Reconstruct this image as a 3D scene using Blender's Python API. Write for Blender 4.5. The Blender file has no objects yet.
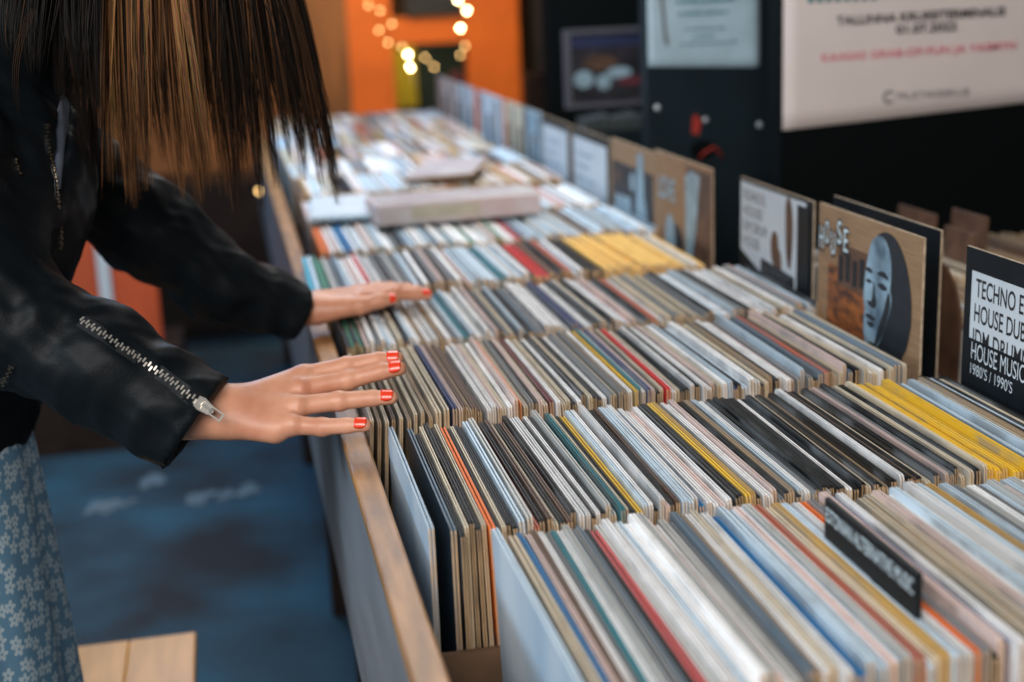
import bpy, bmesh, math, random
import numpy as np
from mathutils import Vector, Matrix, Quaternion
random.seed(7)
rng = np.random.default_rng(7)
C = bpy.context.scene.collection
S = bpy.context.scene
PI = math.pi

# ------------------------------------------------------------------ camera, world, lights, exposure
RT = Vector((0.9789893730, -0.1996781572, -0.0413332920))
UP = Vector((0.0883263890, 0.2325576101, 0.9685635792))
FW = Vector((0.1837886190, 0.9518642716, -0.2453082795))
CAM = Vector((0, 0, 1.4169))
F = 1422.0
cd = bpy.data.cameras.new('camera'); cam = bpy.data.objects.new('camera', cd); C.objects.link(cam)
m = Matrix((RT, UP, -FW)).transposed().to_4x4(); m.translation = CAM; cam.matrix_world = m
cd.sensor_width = 36; cd.lens = F*36/1024
cd.clip_start = .02; cd.clip_end = 60
cd.dof.use_dof = True; cd.dof.focus_distance = 1.46; cd.dof.aperture_fstop = 3.0
S.camera = cam
W = bpy.data.worlds.new('world'); S.world = W; W.use_nodes = True
W.node_tree.nodes['Background'].inputs[0].default_value = (.50, .68, .80, 1)
W.node_tree.nodes['Background'].inputs[1].default_value = .055
S.view_settings.view_transform = 'Standard'; S.view_settings.look = 'None'
S.view_settings.gamma = 1; S.view_settings.use_curve_mapping = False
S.view_settings.exposure = 0.42

def area(name, loc, target, sx, sy, power, color, cat='lamp'):
    l = bpy.data.lights.new(name, 'AREA'); l.shape = 'RECTANGLE'; l.size = sx; l.size_y = sy
    l.energy = power; l.color = color
    o = bpy.data.objects.new(name, l); C.objects.link(o); o.location = loc
    o.rotation_euler = (Vector(target)-Vector(loc)).to_track_quat('-Z', 'Y').to_euler()
    return o
area('daylight_from_window', (-.9, -1.5, 2.7), (.55, 1.9, .9), 2.0, 1.4, 98, (1.0, .955, .90))
area('ceiling_daylight', (.5, 3.6, 3.0), (.5, 2.9, .9), 1.6, 2.0, 50, (1.0, .97, .93))
area('side_window', (-3.0, .6, 1.9), (.3, 1.3, .85), 1.0, .9, 40, (.66, .85, 1.0))
area('floor_blue_fill', (-.25, 4.4, 2.2), (.10, 3.5, 0), .5, .5, 15, (.20, .56, 1.0))  # added blue spot that tints the floor; no door stands there
area('orange_wall_fill', (.6, 6.4, 2.4), (1.1, 8.0, 1.0), 1.0, .5, 32, (1.0, .72, .42))  # added warm fill to brighten the orange partition, no lamp modelled
area('hatch_fill', (1.15, 8.35, 1.9), (1.15, 8.9, .9), .3, .2, 5, (1.0, .85, .6))  # small fill added behind the partition to light the locker door

# ------------------------------------------------------------------ helpers
def at(px, py, Y):
    d = FW*F + RT*(px-512) - UP*(py-341)
    return CAM + d*(Y/d.y)
def setp(o, label=None, cat=None, group=None, kind=None):
    if label: o['label'] = label
    if cat: o['category'] = cat
    if group: o['group'] = group
    if kind: o['kind'] = kind
    return o
def empty(name, loc, label, cat, group=None, rz=0):
    o = bpy.data.objects.new(name, None); C.objects.link(o); o.location = loc; o.rotation_euler.z = rz
    o.empty_display_size = .05
    return setp(o, label, cat, group)
class MB:
    def __init__(s): s.v = []; s.f = []; s.mi = []; s.col = []; s.cc = (1, 1, 1)
    def add(s, vs, fs, mi=0):
        n = len(s.v); s.v += [tuple(v) for v in vs]
        for i, f in enumerate(fs):
            s.f.append([n+a for a in f]); s.mi.append(mi[i] if isinstance(mi, list) else mi); s.col.append(s.cc)
        return s
    def box(s, x0, x1, y0, y1, z0, z1, mi=0, M=None, b=0.0):
        if b > 0:   # chamfered box
            P = []; X = (x0, x1); Y = (y0, y1); Z = (z0, z1)
            bm = bmesh.new(); r = bmesh.ops.create_cube(bm, size=1)
            for v in bm.verts: v.co = Vector((X[v.co.x > 0], Y[v.co.y > 0], Z[v.co.z > 0]))
            bmesh.ops.bevel(bm, geom=bm.edges[:], offset=b, segments=2, affect='EDGES', profile=.5)
            bm.verts.index_update()
            vs = [v.co.copy() for v in bm.verts]; fs = [[v.index for v in f.verts] for f in bm.faces]; bm.free()
        else:
            vs = [Vector(p) for p in ((x0,y0,z0),(x1,y0,z0),(x1,y1,z0),(x0,y1,z0),(x0,y0,z1),(x1,y0,z1),(x1,y1,z1),(x0,y1,z1))]
            fs = [(3,2,1,0),(4,5,6,7),(0,1,5,4),(1,2,6,5),(2,3,7,6),(3,0,4,7)]
        if M: vs = [M @ v for v in vs]
        return s.add(vs, fs, mi)
    def tube(s, pts, rad, n=8, mi=0, flat=1.0, flatdir=None, cap=True):
        pts = [Vector(p) for p in pts]; N = len(pts); vs = []; fs = []
        if not hasattr(rad, '__len__'): rad = [rad]*N
        ref = Vector(flatdir) if flatdir is not None else Vector((.13, .31, .94))
        for i, p in enumerate(pts):
            t = (pts[min(i+1, N-1)]-pts[max(i-1, 0)]).normalized()
            a = t.cross(ref); a = a.normalized() if a.length > 1e-5 else t.orthogonal().normalized()
            b = a.cross(t).normalized()
            for k in range(n):
                w = 2*PI*k/n; vs.append(p + a*(math.cos(w)*rad[i]) + b*(math.sin(w)*rad[i]*flat))
        for i in range(N-1):
            for k in range(n):
                k2 = (k+1) % n; fs.append((i*n+k, i*n+k2, (i+1)*n+k2, (i+1)*n+k))
        if cap: fs.append(tuple(range(n))[::-1]); fs.append(tuple((N-1)*n+k for k in range(n)))
        return s.add(vs, fs, mi)
    def sphere(s, c, r, n=10, mi=0):
        rr = r if hasattr(r, '__len__') else (r, r, r); vs = []; fs = []; h = n//2
        for i in range(1, h):
            a = PI*i/h
            for k in range(n): w = 2*PI*k/n; vs.append(Vector((c[0]+rr[0]*math.sin(a)*math.cos(w), c[1]+rr[1]*math.sin(a)*math.sin(w), c[2]+rr[2]*math.cos(a))))
        for i in range(h-2):
            for k in range(n): k2 = (k+1) % n; fs.append((i*n+k, (i+1)*n+k, (i+1)*n+k2, i*n+k2))
        t = len(vs); vs.append(Vector((c[0], c[1], c[2]+rr[2]))); vs.append(Vector((c[0], c[1], c[2]-rr[2])))
        for k in range(n):
            k2 = (k+1) % n; fs.append((t, k, k2)); fs.append((t+1, (h-2)*n+k2, (h-2)*n+k))
        return s.add(vs, fs, mi)
    def prism(s, poly, d, mi=0, M=None):
        """polygon in local xy, extruded along local z by d"""
        n = len(poly); vs = [Vector((p[0], p[1], 0)) for p in poly]+[Vector((p[0], p[1], d)) for p in poly]
        fs = [tuple(range(n))[::-1], tuple(range(n, 2*n))]+[(i, (i+1) % n, n+(i+1) % n, n+i) for i in range(n)]
        if M: vs = [M @ v for v in vs]
        return s.add(vs, fs, mi)
    def mesh(s, name, mats, smooth=False, color=False):
        me = bpy.data.meshes.new(name); me.from_pydata(s.v, [], s.f)
        for mt in (mats if isinstance(mats, (list, tuple)) else [mats]): me.materials.append(mt)
        me.polygons.foreach_set('material_index', s.mi)
        if color:
            ca = me.color_attributes.new('col', 'FLOAT_COLOR', 'CORNER'); arr = []
            for f, c in zip(s.f, s.col): arr += [c[0], c[1], c[2], 1.0]*len(f)
            ca.data.foreach_set('color', arr)
        if smooth: me.polygons.foreach_set('use_smooth', [True]*len(me.polygons))
        me.update(); return me
    def build(s, name, mats, parent=None, smooth=False, loc=None, color=False):
        o = bpy.data.objects.new(name, s.mesh(name, mats, smooth, color)); C.objects.link(o)
        if parent: o.parent = parent
        if loc is not None: o.location = loc
        return o
def smooth_poly(P_, n=6):
    out = []; N_ = len(P_)
    for i in range(N_):
        a_, b_, c_, d_ = (Vector(P_[(i+k-1) % N_]) for k in range(4))
        for j in range(n):
            t = j/n; v = .5*((2*b_)+(c_-a_)*t+(2*a_-5*b_+4*c_-d_)*t*t+(3*b_-a_-3*c_+d_)*t**3); out.append((v.x, v.y))
    return out
def reloc(o, origin):
    """put a world-space mesh's origin at a point"""
    o.data.transform(Matrix.Translation(-Vector(origin))); o.location = origin
    return o

# ------------------------------------------------------------------ materials
def new_mat(name):
    mt = bpy.data.materials.new(name); mt.use_nodes = True
    return mt, mt.node_tree.nodes, mt.node_tree.links, mt.node_tree.nodes['Principled BSDF']
def mat(name, col, rough=.6, metal=0, noise=0, nscale=20, bump=0, bscale=None, spec=.5, coat=0, emit=None, estr=0, stretch=None, col2=None, sheen=0):
    mt, N, L, B = new_mat(name)
    B.inputs['Base Color'].default_value = (*col, 1); B.inputs['Roughness'].default_value = rough
    B.inputs['Metallic'].default_value = metal; B.inputs['Specular IOR Level'].default_value = spec
    B.inputs['Coat Weight'].default_value = coat; B.inputs['Coat Roughness'].default_value = .15
    if sheen: B.inputs['Sheen Weight'].default_value = sheen
    if emit: B.inputs['Emission Color'].default_value = (*emit, 1); B.inputs['Emission Strength'].default_value = estr
    if noise or bump:
        tc = N.new('ShaderNodeTexCoord'); mp = N.new('ShaderNodeMapping'); L.new(tc.outputs['Object'], mp.inputs[0])
        if stretch: mp.inputs['Scale'].default_value = stretch
        nz = N.new('ShaderNodeTexNoise'); nz.inputs['Scale'].default_value = nscale; nz.inputs['Detail'].default_value = 5; L.new(mp.outputs[0], nz.inputs[0])
        if noise:
            cr = N.new('ShaderNodeValToRGB'); L.new(nz.outputs[0], cr.inputs[0])
            c2 = col2 or tuple(c*(1-noise) for c in col)
            cr.color_ramp.elements[0].position = .35; cr.color_ramp.elements[1].position = .68
            cr.color_ramp.elements[0].color = (*c2, 1); cr.color_ramp.elements[1].color = (*col, 1)
            L.new(cr.outputs[0], B.inputs['Base Color'])
        if bump:
            n2 = nz
            if bscale: n2 = N.new('ShaderNodeTexNoise'); n2.inputs['Scale'].default_value = bscale; n2.inputs['Detail'].default_value = 4; L.new(mp.outputs[0], n2.inputs[0])
            bp = N.new('ShaderNodeBump'); bp.inputs['Strength'].default_value = bump; bp.inputs['Distance'].default_value = .002
            L.new(n2.outputs[0], bp.inputs['Height']); L.new(bp.outputs[0], B.inputs['Normal'])
    return mt
M = {}
M['railwood'] = mat('rail_wood', (.44, .22, .085), .42, noise=.5, nscale=9, stretch=(6, 1, 6), bump=.25, bscale=60)
M['greyboard'] = mat('grey_painted_board', (.20, .22, .25), .5, noise=.35, nscale=6, stretch=(1, .4, 2), bump=.2, bscale=50)
M['darkwood'] = mat('dark_wood', (.028, .016, .012), .7, noise=.4, nscale=12, spec=.15)
M['binfloor'] = mat('bin_floor_board', (.16, .085, .045), .8, noise=.4, nscale=15)
M['stoolwood'] = mat('beech_board', (.80, .40, .13), .38, noise=.28, nscale=4, stretch=(7, 1, 7), bump=.08, bscale=80)
M['card'] = mat('corrugated_cardboard', (.34, .20, .105), .8, noise=.25, nscale=18, stretch=(1, 1, 14), bump=.2, bscale=60)
M['cardedge'] = mat('cardboard_edge', (.50, .38, .27), .85, noise=.4, nscale=90)
M['blackcard'] = mat('black_card', (.008, .012, .016), .5, noise=.4, nscale=30, spec=.25)
M['ink'] = mat('black_ink', (.012, .014, .018), .6)
M['white'] = mat('white_paper', (.60, .66, .72), .55, noise=.12, nscale=9)
M['bluewhite'] = mat('pale_blue_print', (.33, .47, .56), .5, noise=.35, nscale=25)
M['postpaper'] = mat('poster_paper', (.80, .69, .66), .6, noise=.08, nscale=5, bump=.05)
M['notice'] = mat('notice_paper', (.50, .66, .76), .35, noise=.2, nscale=12, coat=.3)
M['pinkink'] = mat('pink_ink', (.72, .17, .23), .6)
M['tealink'] = mat('teal_ink', (.02, .20, .25), .6)
M['greyink'] = mat('grey_ink', (.14, .14, .15), .6)
M['panel'] = mat('dark_slate_panel', (.009, .020, .028), .6, noise=.4, nscale=5, spec=.2)
M['blackwall'] = mat('black_wall', (.003, .0045, .005), .85, spec=.08)
M['orange'] = mat('orange_paint', (.80, .17, .012), .55, noise=.25, nscale=3)
M['orangedark'] = mat('orange_red_board', (.62, .09, .02), .5, noise=.3, nscale=5)
M['brownwall'] = mat('brown_board_wall', (.30, .12, .035), .6, noise=.45, nscale=3, stretch=(4, 4, .6))
M['yellow'] = mat('yellow_paint', (.75, .60, .03), .5)
M['darkgreen'] = mat('dark_green_paint', (.03, .06, .04), .6, noise=.5, nscale=4)
M['maroon'] = mat('maroon_cloth', (.12, .02, .03), .8)
M['metal'] = mat('silver_metal', (.80, .74, .66), .35, metal=.75)
M['whitemetal'] = mat('screw_metal', (.7, .75, .8), .3, metal=.6)
M['nail'] = mat('red_nail_polish', (.80, .045, .012), .3, coat=.4)
M['bulb'] = mat('warm_bulb', (1, .8, .5), .4, emit=(1, .72, .36), estr=38)
M['bulbdim'] = mat('dim_warm_bulb', (1, .7, .4), .4, emit=(1, .6, .22), estr=7)
M['magpink'] = mat('pale_pink_box', (.66, .47, .44), .5, noise=.35, nscale=14, col2=(.70, .62, .60))
M['magwhite'] = mat('mottled_white_cover', (.52, .50, .50), .5, noise=.45, nscale=11, col2=(.34, .30, .32))
M['palecover'] = mat('pale_sky_cover', (.66, .76, .86), .35, noise=.35, nscale=5, stretch=(1, 3, .5), col2=(.40, .55, .70))
M['navycover'] = mat('dark_navy_cover', (.012, .03, .05), .3)
M['letterpale'] = mat('pale_letter_print', (.70, .84, .90), .5)
M['cream'] = mat('cream_paper', (.66, .56, .42), .6, noise=.2, nscale=20)
M['shoe'] = mat('black_boot', (.01, .01, .01), .4)
M['textile'] = mat('brown_textile', (.20, .13, .09), .9, noise=.5, nscale=8, stretch=(6, 6, .5))
M['faceblue'] = mat('portrait_blue', (.32, .47, .58), .5, noise=.5, nscale=22, col2=(.08, .13, .18))
M['hairink'] = mat('portrait_hair', (.018, .024, .032), .5, noise=.3, nscale=60)
M['photoorange'] = mat('photo_orange', (.42, .13, .03), .5, noise=.75, nscale=14, stretch=(1, 2.5, 5), col2=(.05, .02, .015))
M['photobrown'] = mat('photo_brown', (.17, .085, .05), .5, noise=.6, nscale=20)
M['cable'] = mat('red_cable', (.4, .03, .02), .5)

def skin_mat():
    mt, N, L, B = new_mat('skin')
    B.inputs['Roughness'].default_value = .46; B.inputs['Subsurface Weight'].default_value = .12
    B.inputs['Subsurface Radius'].default_value = (.01, .004, .002); B.inputs['Subsurface Scale'].default_value = .6
    tc = N.new('ShaderNodeTexCoord'); n1 = N.new('ShaderNodeTexNoise'); n1.inputs['Scale'].default_value = 28; n1.inputs['Detail'].default_value = 3
    L.new(tc.outputs['Object'], n1.inputs[0]); cr = N.new('ShaderNodeValToRGB'); L.new(n1.outputs[0], cr.inputs[0])
    cr.color_ramp.elements[0].position = .35; cr.color_ramp.elements[0].color = (.56, .235, .14, 1)
    cr.color_ramp.elements[1].position = .65; cr.color_ramp.elements[1].color = (.66, .32, .20, 1)
    L.new(cr.outputs[0], B.inputs['Base Color'])
    v = N.new('ShaderNodeTexNoise'); v.inputs['Scale'].default_value = 160; v.inputs['Detail'].default_value = 6; L.new(tc.outputs['Object'], v.inputs[0])
    bp = N.new('ShaderNodeBump'); bp.inputs['Strength'].default_value = .22; bp.inputs['Distance'].default_value = .0012
    L.new(v.outputs[0], bp.inputs['Height']); L.new(bp.outputs[0], B.inputs['Normal'])
    return mt
M['skin'] = skin_mat()
def leather_mat():
    mt, N, L, B = new_mat('black_leather')
    B.inputs['Base Color'].default_value = (.004, .006, .008, 1); B.inputs['Roughness'].default_value = .52
    B.inputs['Specular IOR Level'].default_value = .15
    tc = N.new('ShaderNodeTexCoord'); a = N.new('ShaderNodeTexNoise'); a.inputs['Scale'].default_value = 9; a.inputs['Detail'].default_value = 5; a.inputs['Distortion'].default_value = .5
    L.new(tc.outputs['Object'], a.inputs[0]); b = N.new('ShaderNodeTexVoronoi'); b.inputs['Scale'].default_value = 420; L.new(tc.outputs['Object'], b.inputs[0])
    m1 = N.new('ShaderNodeMath'); m1.operation = 'MULTIPLY_ADD'; L.new(b.outputs[0], m1.inputs[0]); m1.inputs[1].default_value = .03; L.new(a.outputs[0], m1.inputs[2])
    bp = N.new('ShaderNodeBump'); bp.inputs['Strength'].default_value = .35; bp.inputs['Distance'].default_value = .010
    L.new(m1.outputs[0], bp.inputs['Height']); L.new(bp.outputs[0], B.inputs['Normal'])
    return mt
M['leather'] = leather_mat()
def flower_mat():
    mt, N, L, B = new_mat('floral_cotton')
    B.inputs['Roughness'].default_value = .8
    uv = N.new('ShaderNodeUVMap'); uv.uv_map = 'uv'
    vo = N.new('ShaderNodeTexVoronoi'); vo.voronoi_dimensions = '2D'; vo.inputs['Scale'].default_value = 52; vo.inputs['Randomness'].default_value = .75
    L.new(uv.outputs[0], vo.inputs[0])
    sc = N.new('ShaderNodeVectorMath'); sc.operation = 'SCALE'; sc.inputs['Scale'].default_value = 52; L.new(uv.outputs[0], sc.inputs[0])
    sb = N.new('ShaderNodeVectorMath'); sb.operation = 'SUBTRACT'; L.new(sc.outputs[0], sb.inputs[0])
    s2 = N.new('ShaderNodeVectorMath'); s2.operation = 'SCALE'; s2.inputs['Scale'].default_value = 52; L.new(vo.outputs['Position'], s2.inputs[0]); L.new(s2.outputs[0], sb.inputs[1])
    sx = N.new('ShaderNodeSeparateXYZ'); L.new(sb.outputs[0], sx.inputs[0])
    at2 = N.new('ShaderNodeMath'); at2.operation = 'ARCTAN2'; L.new(sx.outputs[1], at2.inputs[0]); L.new(sx.outputs[0], at2.inputs[1])
    def mth(op, a, b=None):
        n = N.new('ShaderNodeMath'); n.operation = op
        for i, v in enumerate((a, b)):
            if v is None: continue
            if isinstance(v, (int, float)): n.inputs[i].default_value = v
            else: L.new(v, n.inputs[i])
        return n.outputs[0]
    rad = mth('ADD', mth('MULTIPLY', mth('ABSOLUTE', mth('COSINE', mth('MULTIPLY', at2.outputs[0], 2.5))), .26), .20)
    ln = N.new('ShaderNodeVectorMath'); ln.operation = 'LENGTH'; L.new(sb.outputs[0], ln.inputs[0])
    msk = mth('LESS_THAN', ln.outputs['Value'], rad); ctr = mth('GREATER_THAN', ln.outputs['Value'], .09)
    msk = mth('MULTIPLY', msk, ctr)
    mx = N.new('ShaderNodeMix'); mx.data_type = 'RGBA'; L.new(msk, mx.inputs['Factor'])
    mx.inputs['A'].default_value = (.11, .23, .34, 1); mx.inputs['B'].default_value = (.40, .49, .54, 1)
    L.new(mx.outputs['Result'], B.inputs['Base Color'])
    return mt
M['floral'] = flower_mat()
def floor_mat():
    mt, N, L, B = new_mat('worn_blue_floor')
    tc = N.new('ShaderNodeTexCoord'); n1 = N.new('ShaderNodeTexNoise'); n1.inputs['Scale'].default_value = 2.4; n1.inputs['Detail'].default_value = 6
    L.new(tc.outputs['Object'], n1.inputs[0]); cr = N.new('ShaderNodeValToRGB'); L.new(n1.outputs[0], cr.inputs[0])
    cr.color_ramp.elements[0].position = .36; cr.color_ramp.elements[0].color = (.022, .024, .028, 1)
    cr.color_ramp.elements[1].position = .66; cr.color_ramp.elements[1].color = (.030, .085, .125, 1)
    L.new(cr.outputs[0], B.inputs['Base Color']); B.inputs['Roughness'].default_value = .6; B.inputs['Specular IOR Level'].default_value = .25
    return mt
M['floor'] = floor_mat()
M['smudge'] = mat('chalky_paint_mark', (.15, .21, .25), .8, noise=.6, nscale=30)
def strand_mat():
    mt, N, L, B = new_mat('brown_hair')
    a = N.new('ShaderNodeAttribute'); a.attribute_name = 'col'; L.new(a.outputs[0], B.inputs['Base Color'])
    B.inputs['Roughness'].default_value = .5; B.inputs['Specular IOR Level'].default_value = .12
    return mt
M['hair'] = strand_mat()
# record sleeves: edge colour comes from the object (or, in the packed far rows, from the mesh)
def sleeve_mats(tag, attr):
    out = []
    for kind in ('edge', 'end', 'cover'):
        mt, N, L, B = new_mat(f'sleeve_{kind}_{tag}')
        if attr: a = N.new('ShaderNodeAttribute'); a.attribute_name = 'col'; src = a.outputs[0]
        else: a = N.new('ShaderNodeObjectInfo'); src = a.outputs['Color']
        tc = N.new('ShaderNodeTexCoord'); mp = N.new('ShaderNodeMapping'); L.new(tc.outputs['Object'], mp.inputs[0])
        nz = N.new('ShaderNodeTexNoise'); nz.inputs['Detail'].default_value = 4; L.new(mp.outputs[0], nz.inputs[0])
        oi = N.new('ShaderNodeObjectInfo'); ad = N.new('ShaderNodeVectorMath'); ad.operation = 'ADD'
        cv = N.new('ShaderNodeCombineXYZ'); mu = N.new('ShaderNodeMath'); mu.operation = 'MULTIPLY'; mu.inputs[1].default_value = 37
        L.new(oi.outputs['Random'], mu.inputs[0]); L.new(mu.outputs[0], cv.inputs[1]); L.new(tc.outputs['Object'], ad.inputs[0]); L.new(cv.outputs[0], ad.inputs[1]); L.new(ad.outputs[0], mp.inputs[0])
        cr = N.new('ShaderNodeValToRGB'); L.new(nz.outputs[0], cr.inputs[0])
        mx = N.new('ShaderNodeMix'); mx.data_type = 'RGBA'; L.new(src, mx.inputs['A'])
        if kind == 'edge':
            mp.inputs['Scale'].default_value = (60, 22, 22); nz.inputs['Scale'].default_value = 1.6
            cr.color_ramp.elements[0].position = .52; cr.color_ramp.elements[1].position = .72
            cr.color_ramp.elements[0].color = (0, 0, 0, 1); cr.color_ramp.elements[1].color = (.45, .45, .45, 1)
            L.new(cr.outputs[0], mx.inputs['Factor']); dk = N.new('ShaderNodeMix'); dk.data_type = 'RGBA'; dk.blend_type = 'MULTIPLY'; dk.inputs['Factor'].default_value = 1
            L.new(src, dk.inputs['A']); dk.inputs['B'].default_value = (.50, .42, .35, 1); L.new(dk.outputs['Result'], mx.inputs['B'])
            B.inputs['Roughness'].default_value = .55; B.inputs['Specular IOR Level'].default_value = .22
        elif kind == 'end':
            mp.inputs['Scale'].default_value = (40, 40, 9); nz.inputs['Scale'].default_value = 2.2
            cr.color_ramp.elements[0].position = .35; cr.color_ramp.elements[1].position = .65
            cr.color_ramp.elements[0].color = (.40, .40, .40, 1); cr.color_ramp.elements[1].color = (.92, .92, .92, 1)
            L.new(cr.outputs[0], mx.inputs['Factor']); mx.inputs['B'].default_value = (.50, .32, .17, 1)
            B.inputs['Roughness'].default_value = .75
        else:
            mp.inputs['Scale'].default_value = (3, 9, 9); nz.inputs['Scale'].default_value = 1.2
            cr.color_ramp.elements[0].position = .45; cr.color_ramp.elements[1].position = .6
            cr.color_ramp.elements[0].color = (0, 0, 0, 1); cr.color_ramp.elements[1].color = (.6, .6, .6, 1)
            L.new(cr.outputs[0], mx.inputs['Factor']); mx.inputs['B'].default_value = (.20, .22, .24, 1)
            B.inputs['Roughness'].default_value = .35; B.inputs['Coat Weight'].default_value = .4
        L.new(mx.outputs['Result'], B.inputs['Base Color']); out.append(mt)
    return out
SM = sleeve_mats('single', False); SMA = sleeve_mats('packed', True)

# ------------------------------------------------------------------ setting
def struct(mb, name, mt, **k): return setp(mb.build(name, mt, **k), kind='structure')
struct(MB().box(-5, 6, -3, 11, -.05, 0), 'floor', M['floor'])
struct(MB().box(-5, 6, 10, 10.1, 0, 3.6), 'wall_back', M['brownwall'])
struct(MB().box(-5.1, -5, -3, 10, 0, 3.6), 'wall_left', M['brownwall'])
# black stall wall behind the right-hand bins, and the slate panel standing before it
struct(MB().box(1.046, 3.6, 2.60, 2.66, 0, 3.2).box(3.5, 3.6, 0, 2.6, 0, 3.2), 'wall_right', M['blackwall'])
struct(MB().box(1.075, 3.2, 4.7, 4.8, 0, 3.2), 'trim_1', M['blackwall'])
for (cx, cy, L_, W_, a) in ((-.10, 4.35, .20, .045, .12), (-.02, 4.32, .10, .03, 0), (.0, 4.55, .07, .04, .3), (-.32, 4.15, .13, .03, .25)):
    pass
# orange partition with a hatch
st = MB()
st.box(.70, .945, 8.0, 8.08, 0, 3.0); st.box(.945, 1.36, 8.0, 8.08, 1.10, 1.245); st.box(1.36, 1.66, 8.0, 8.08, 0, 3.0)
st.box(.945, 1.36, 8.0, 8.08, 0, .62); st.box(.945, 1.36, 8.0, 8.08, 1.48, 3.0)
struct(st, 'wall_partition', M['orange'])
struct(MB().box(-3.2, .70, 8.0, 8.06, 0, 3.0), 'wall_far', M['brownwall'])

# ------------------------------------------------------------------ the record bins
REC_L, REC_H = .313, .315
BZ = .632                                       # level of the bin floors
def make_bin(x0, x1, y0, y1, label, divs, group='wooden record bins', z_side=.925, z_back=.84, legs=True):
    t = empty('record_bin', ((x0+x1)/2, (y0+y1)/2, 0), label, 'record bin', group)
    ox, oy = (x0+x1)/2, (y0+y1)/2
    def P(mb, name, mt, par=t, lab=None):
        o = mb.build(name, mt, par)
        o.data.transform(Matrix.Translation((-ox, -oy, 0)))
        if lab: o['label'] = lab
        return o
    P(MB().box(x0+.004, x0+.026, y0, y1, .735, z_side-.012, b=.002), 'side_board', M['greyboard'], lab='grey painted side board with a seam')
    P(MB().box(x0+.007, x0+.024, y0, y1, .60, .733, b=.002), 'side_board', M['greyboard'], lab='lower grey side board')
    P(MB().box(x0+.002, x0+.030, y0, y1, z_side-.012, z_side, b=.003), 'top_rail', M['railwood'], lab='worn wooden top rail')
    P(MB().box(x1-.02, x1, y0, y1, .60, z_back, b=.002), 'back_board', M['darkwood'])
    P(MB().box(x0+.026, x1-.02, y0+.012, y1-.012, .614, BZ-.002), 'floor_board', M['binfloor'])
    for y in (y0+.006, y1-.006): P(MB().box(x0+.027, x1-.021, y-.005, y+.005, .60, .86), 'end_board', M['binfloor'])
    for y in divs: P(MB().box(x0+.027, x1-.021, y-.003, y+.003, BZ-.001, .84), 'divider', M['binfloor'])
    if legs:
        for x in (x0+.05, x1-.09):
            for y in (y0+.10, y1-.16): P(MB().box(x, x+.06, y, y+.06, 0, .598, b=.003), 'leg', M['darkwood'])
    return t
ROWS = {1: (.822, 'front row'), 2: (1.166, 'second row'), 3: (1.526, 'third row')}   # near end of each row, its name
make_bin(.095, .885, .46, 2.208, 'near wooden record bin with worn top rail and grey side board under the hands', [.808, 1.150, 1.502, 1.855])
make_bin(.095, .885, 2.215, 5.60, 'far blurred record bin with a wooden rail running back to the orange wall', [2.555, 2.91, 3.26, 3.61, 3.96, 4.31, 4.66, 5.01, 5.36])
make_bin(.905, 1.60, .60, 2.56, 'dark record bin behind the genre divider cards', [.95, 1.30, 1.65, 2.00, 2.35], z_side=.86)

# one sleeve: two card panels and the inner bag between them, rounded corners; x = thickness, y = length, z = height
def sleeve(mb, t, M4=None, dl=0, dh=0, col=None, groove=True, corner=3):
    if col is not None: mb.cc = col
    L_, H = REC_L+dl, REC_H+dh; r = .0045
    out = []
    for (cy, cz, a0) in ((L_/2-r, r, -90), (L_/2-r, H-r, 0), (-L_/2+r, H-r, 90), (-L_/2+r, r, 180)):
        for k in range(corner): a = math.radians(a0+90*k/(corner-1)); out.append((cy+r*math.cos(a), cz+r*math.sin(a)))
    n = len(out)
    def slab(xa, xb, inset=0):
        vs = [];
        for x in (xa, xb):
            for (y, z) in out:
                zz = z-(inset if z > H/2 else 0); yy = y-(math.copysign(inset*.6, y))
                vs.append(Vector((x, yy, zz)))
        fs = [tuple(range(n))[::-1], tuple(range(n, 2*n))]; mi = [2, 2]
        for i in range(n):
            j = (i+1) % n; fs.append((i, j, n+j, n+i))
            mz = (out[i][1]+out[j][1])/2; my = (out[i][0]+out[j][0])/2
            mi.append(0 if mz > H-r*.5 else 1)
        if M4: vs = [M4 @ v for v in vs]
        mb.add(vs, fs, mi)
    if groove:
        w = t*.36; slab(-t/2, -t/2+w); slab(t/2-w, t/2); slab(-t/2+w*1.01, t/2-w*1.01, .007)
    else: slab(-t/2, t/2)
    return mb
PAL = {'W': (.84, .83, .83), 'C': (.62, .53, .40), 'T': (.33, .23, .14), 'B': (.13, .075, .05), 'K': (.006, .007, .008), 'G': (.20, .21, .22),
       'S': (.14, .20, .26), 'L': (.52, .64, .74), 'P': (.66, .50, .46), 'N': (.03, .05, .15), 'R': (.60, .03, .03), 'O': (.80, .17, .02),
       'Y': (.80, .48, .03), 'E': (.01, .17, .21), 'U': (.01, .15, .36), 'V': (.50, .50, .48), 'M': (.16, .02, .03), 'D': (.55, .33, .09),
       'X': (.45, .12, .07), 'A': (.05, .42, .58), 'F': (.04, .20, .11), 'H': (.60, .08, .08)}
CN = {'W': 'white', 'C': 'cream', 'T': 'tan', 'B': 'dark brown', 'K': 'black', 'G': 'grey', 'S': 'steel blue', 'L': 'pale blue', 'P': 'pale pink',
      'N': 'navy', 'R': 'bright red', 'O': 'orange', 'Y': 'yellow', 'E': 'teal', 'U': 'blue', 'V': 'clear-wrapped grey', 'M': 'maroon', 'D': 'ochre', 'X': 'rust red', 'A': 'cyan', 'F': 'green', 'H': 'rose red'}
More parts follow.
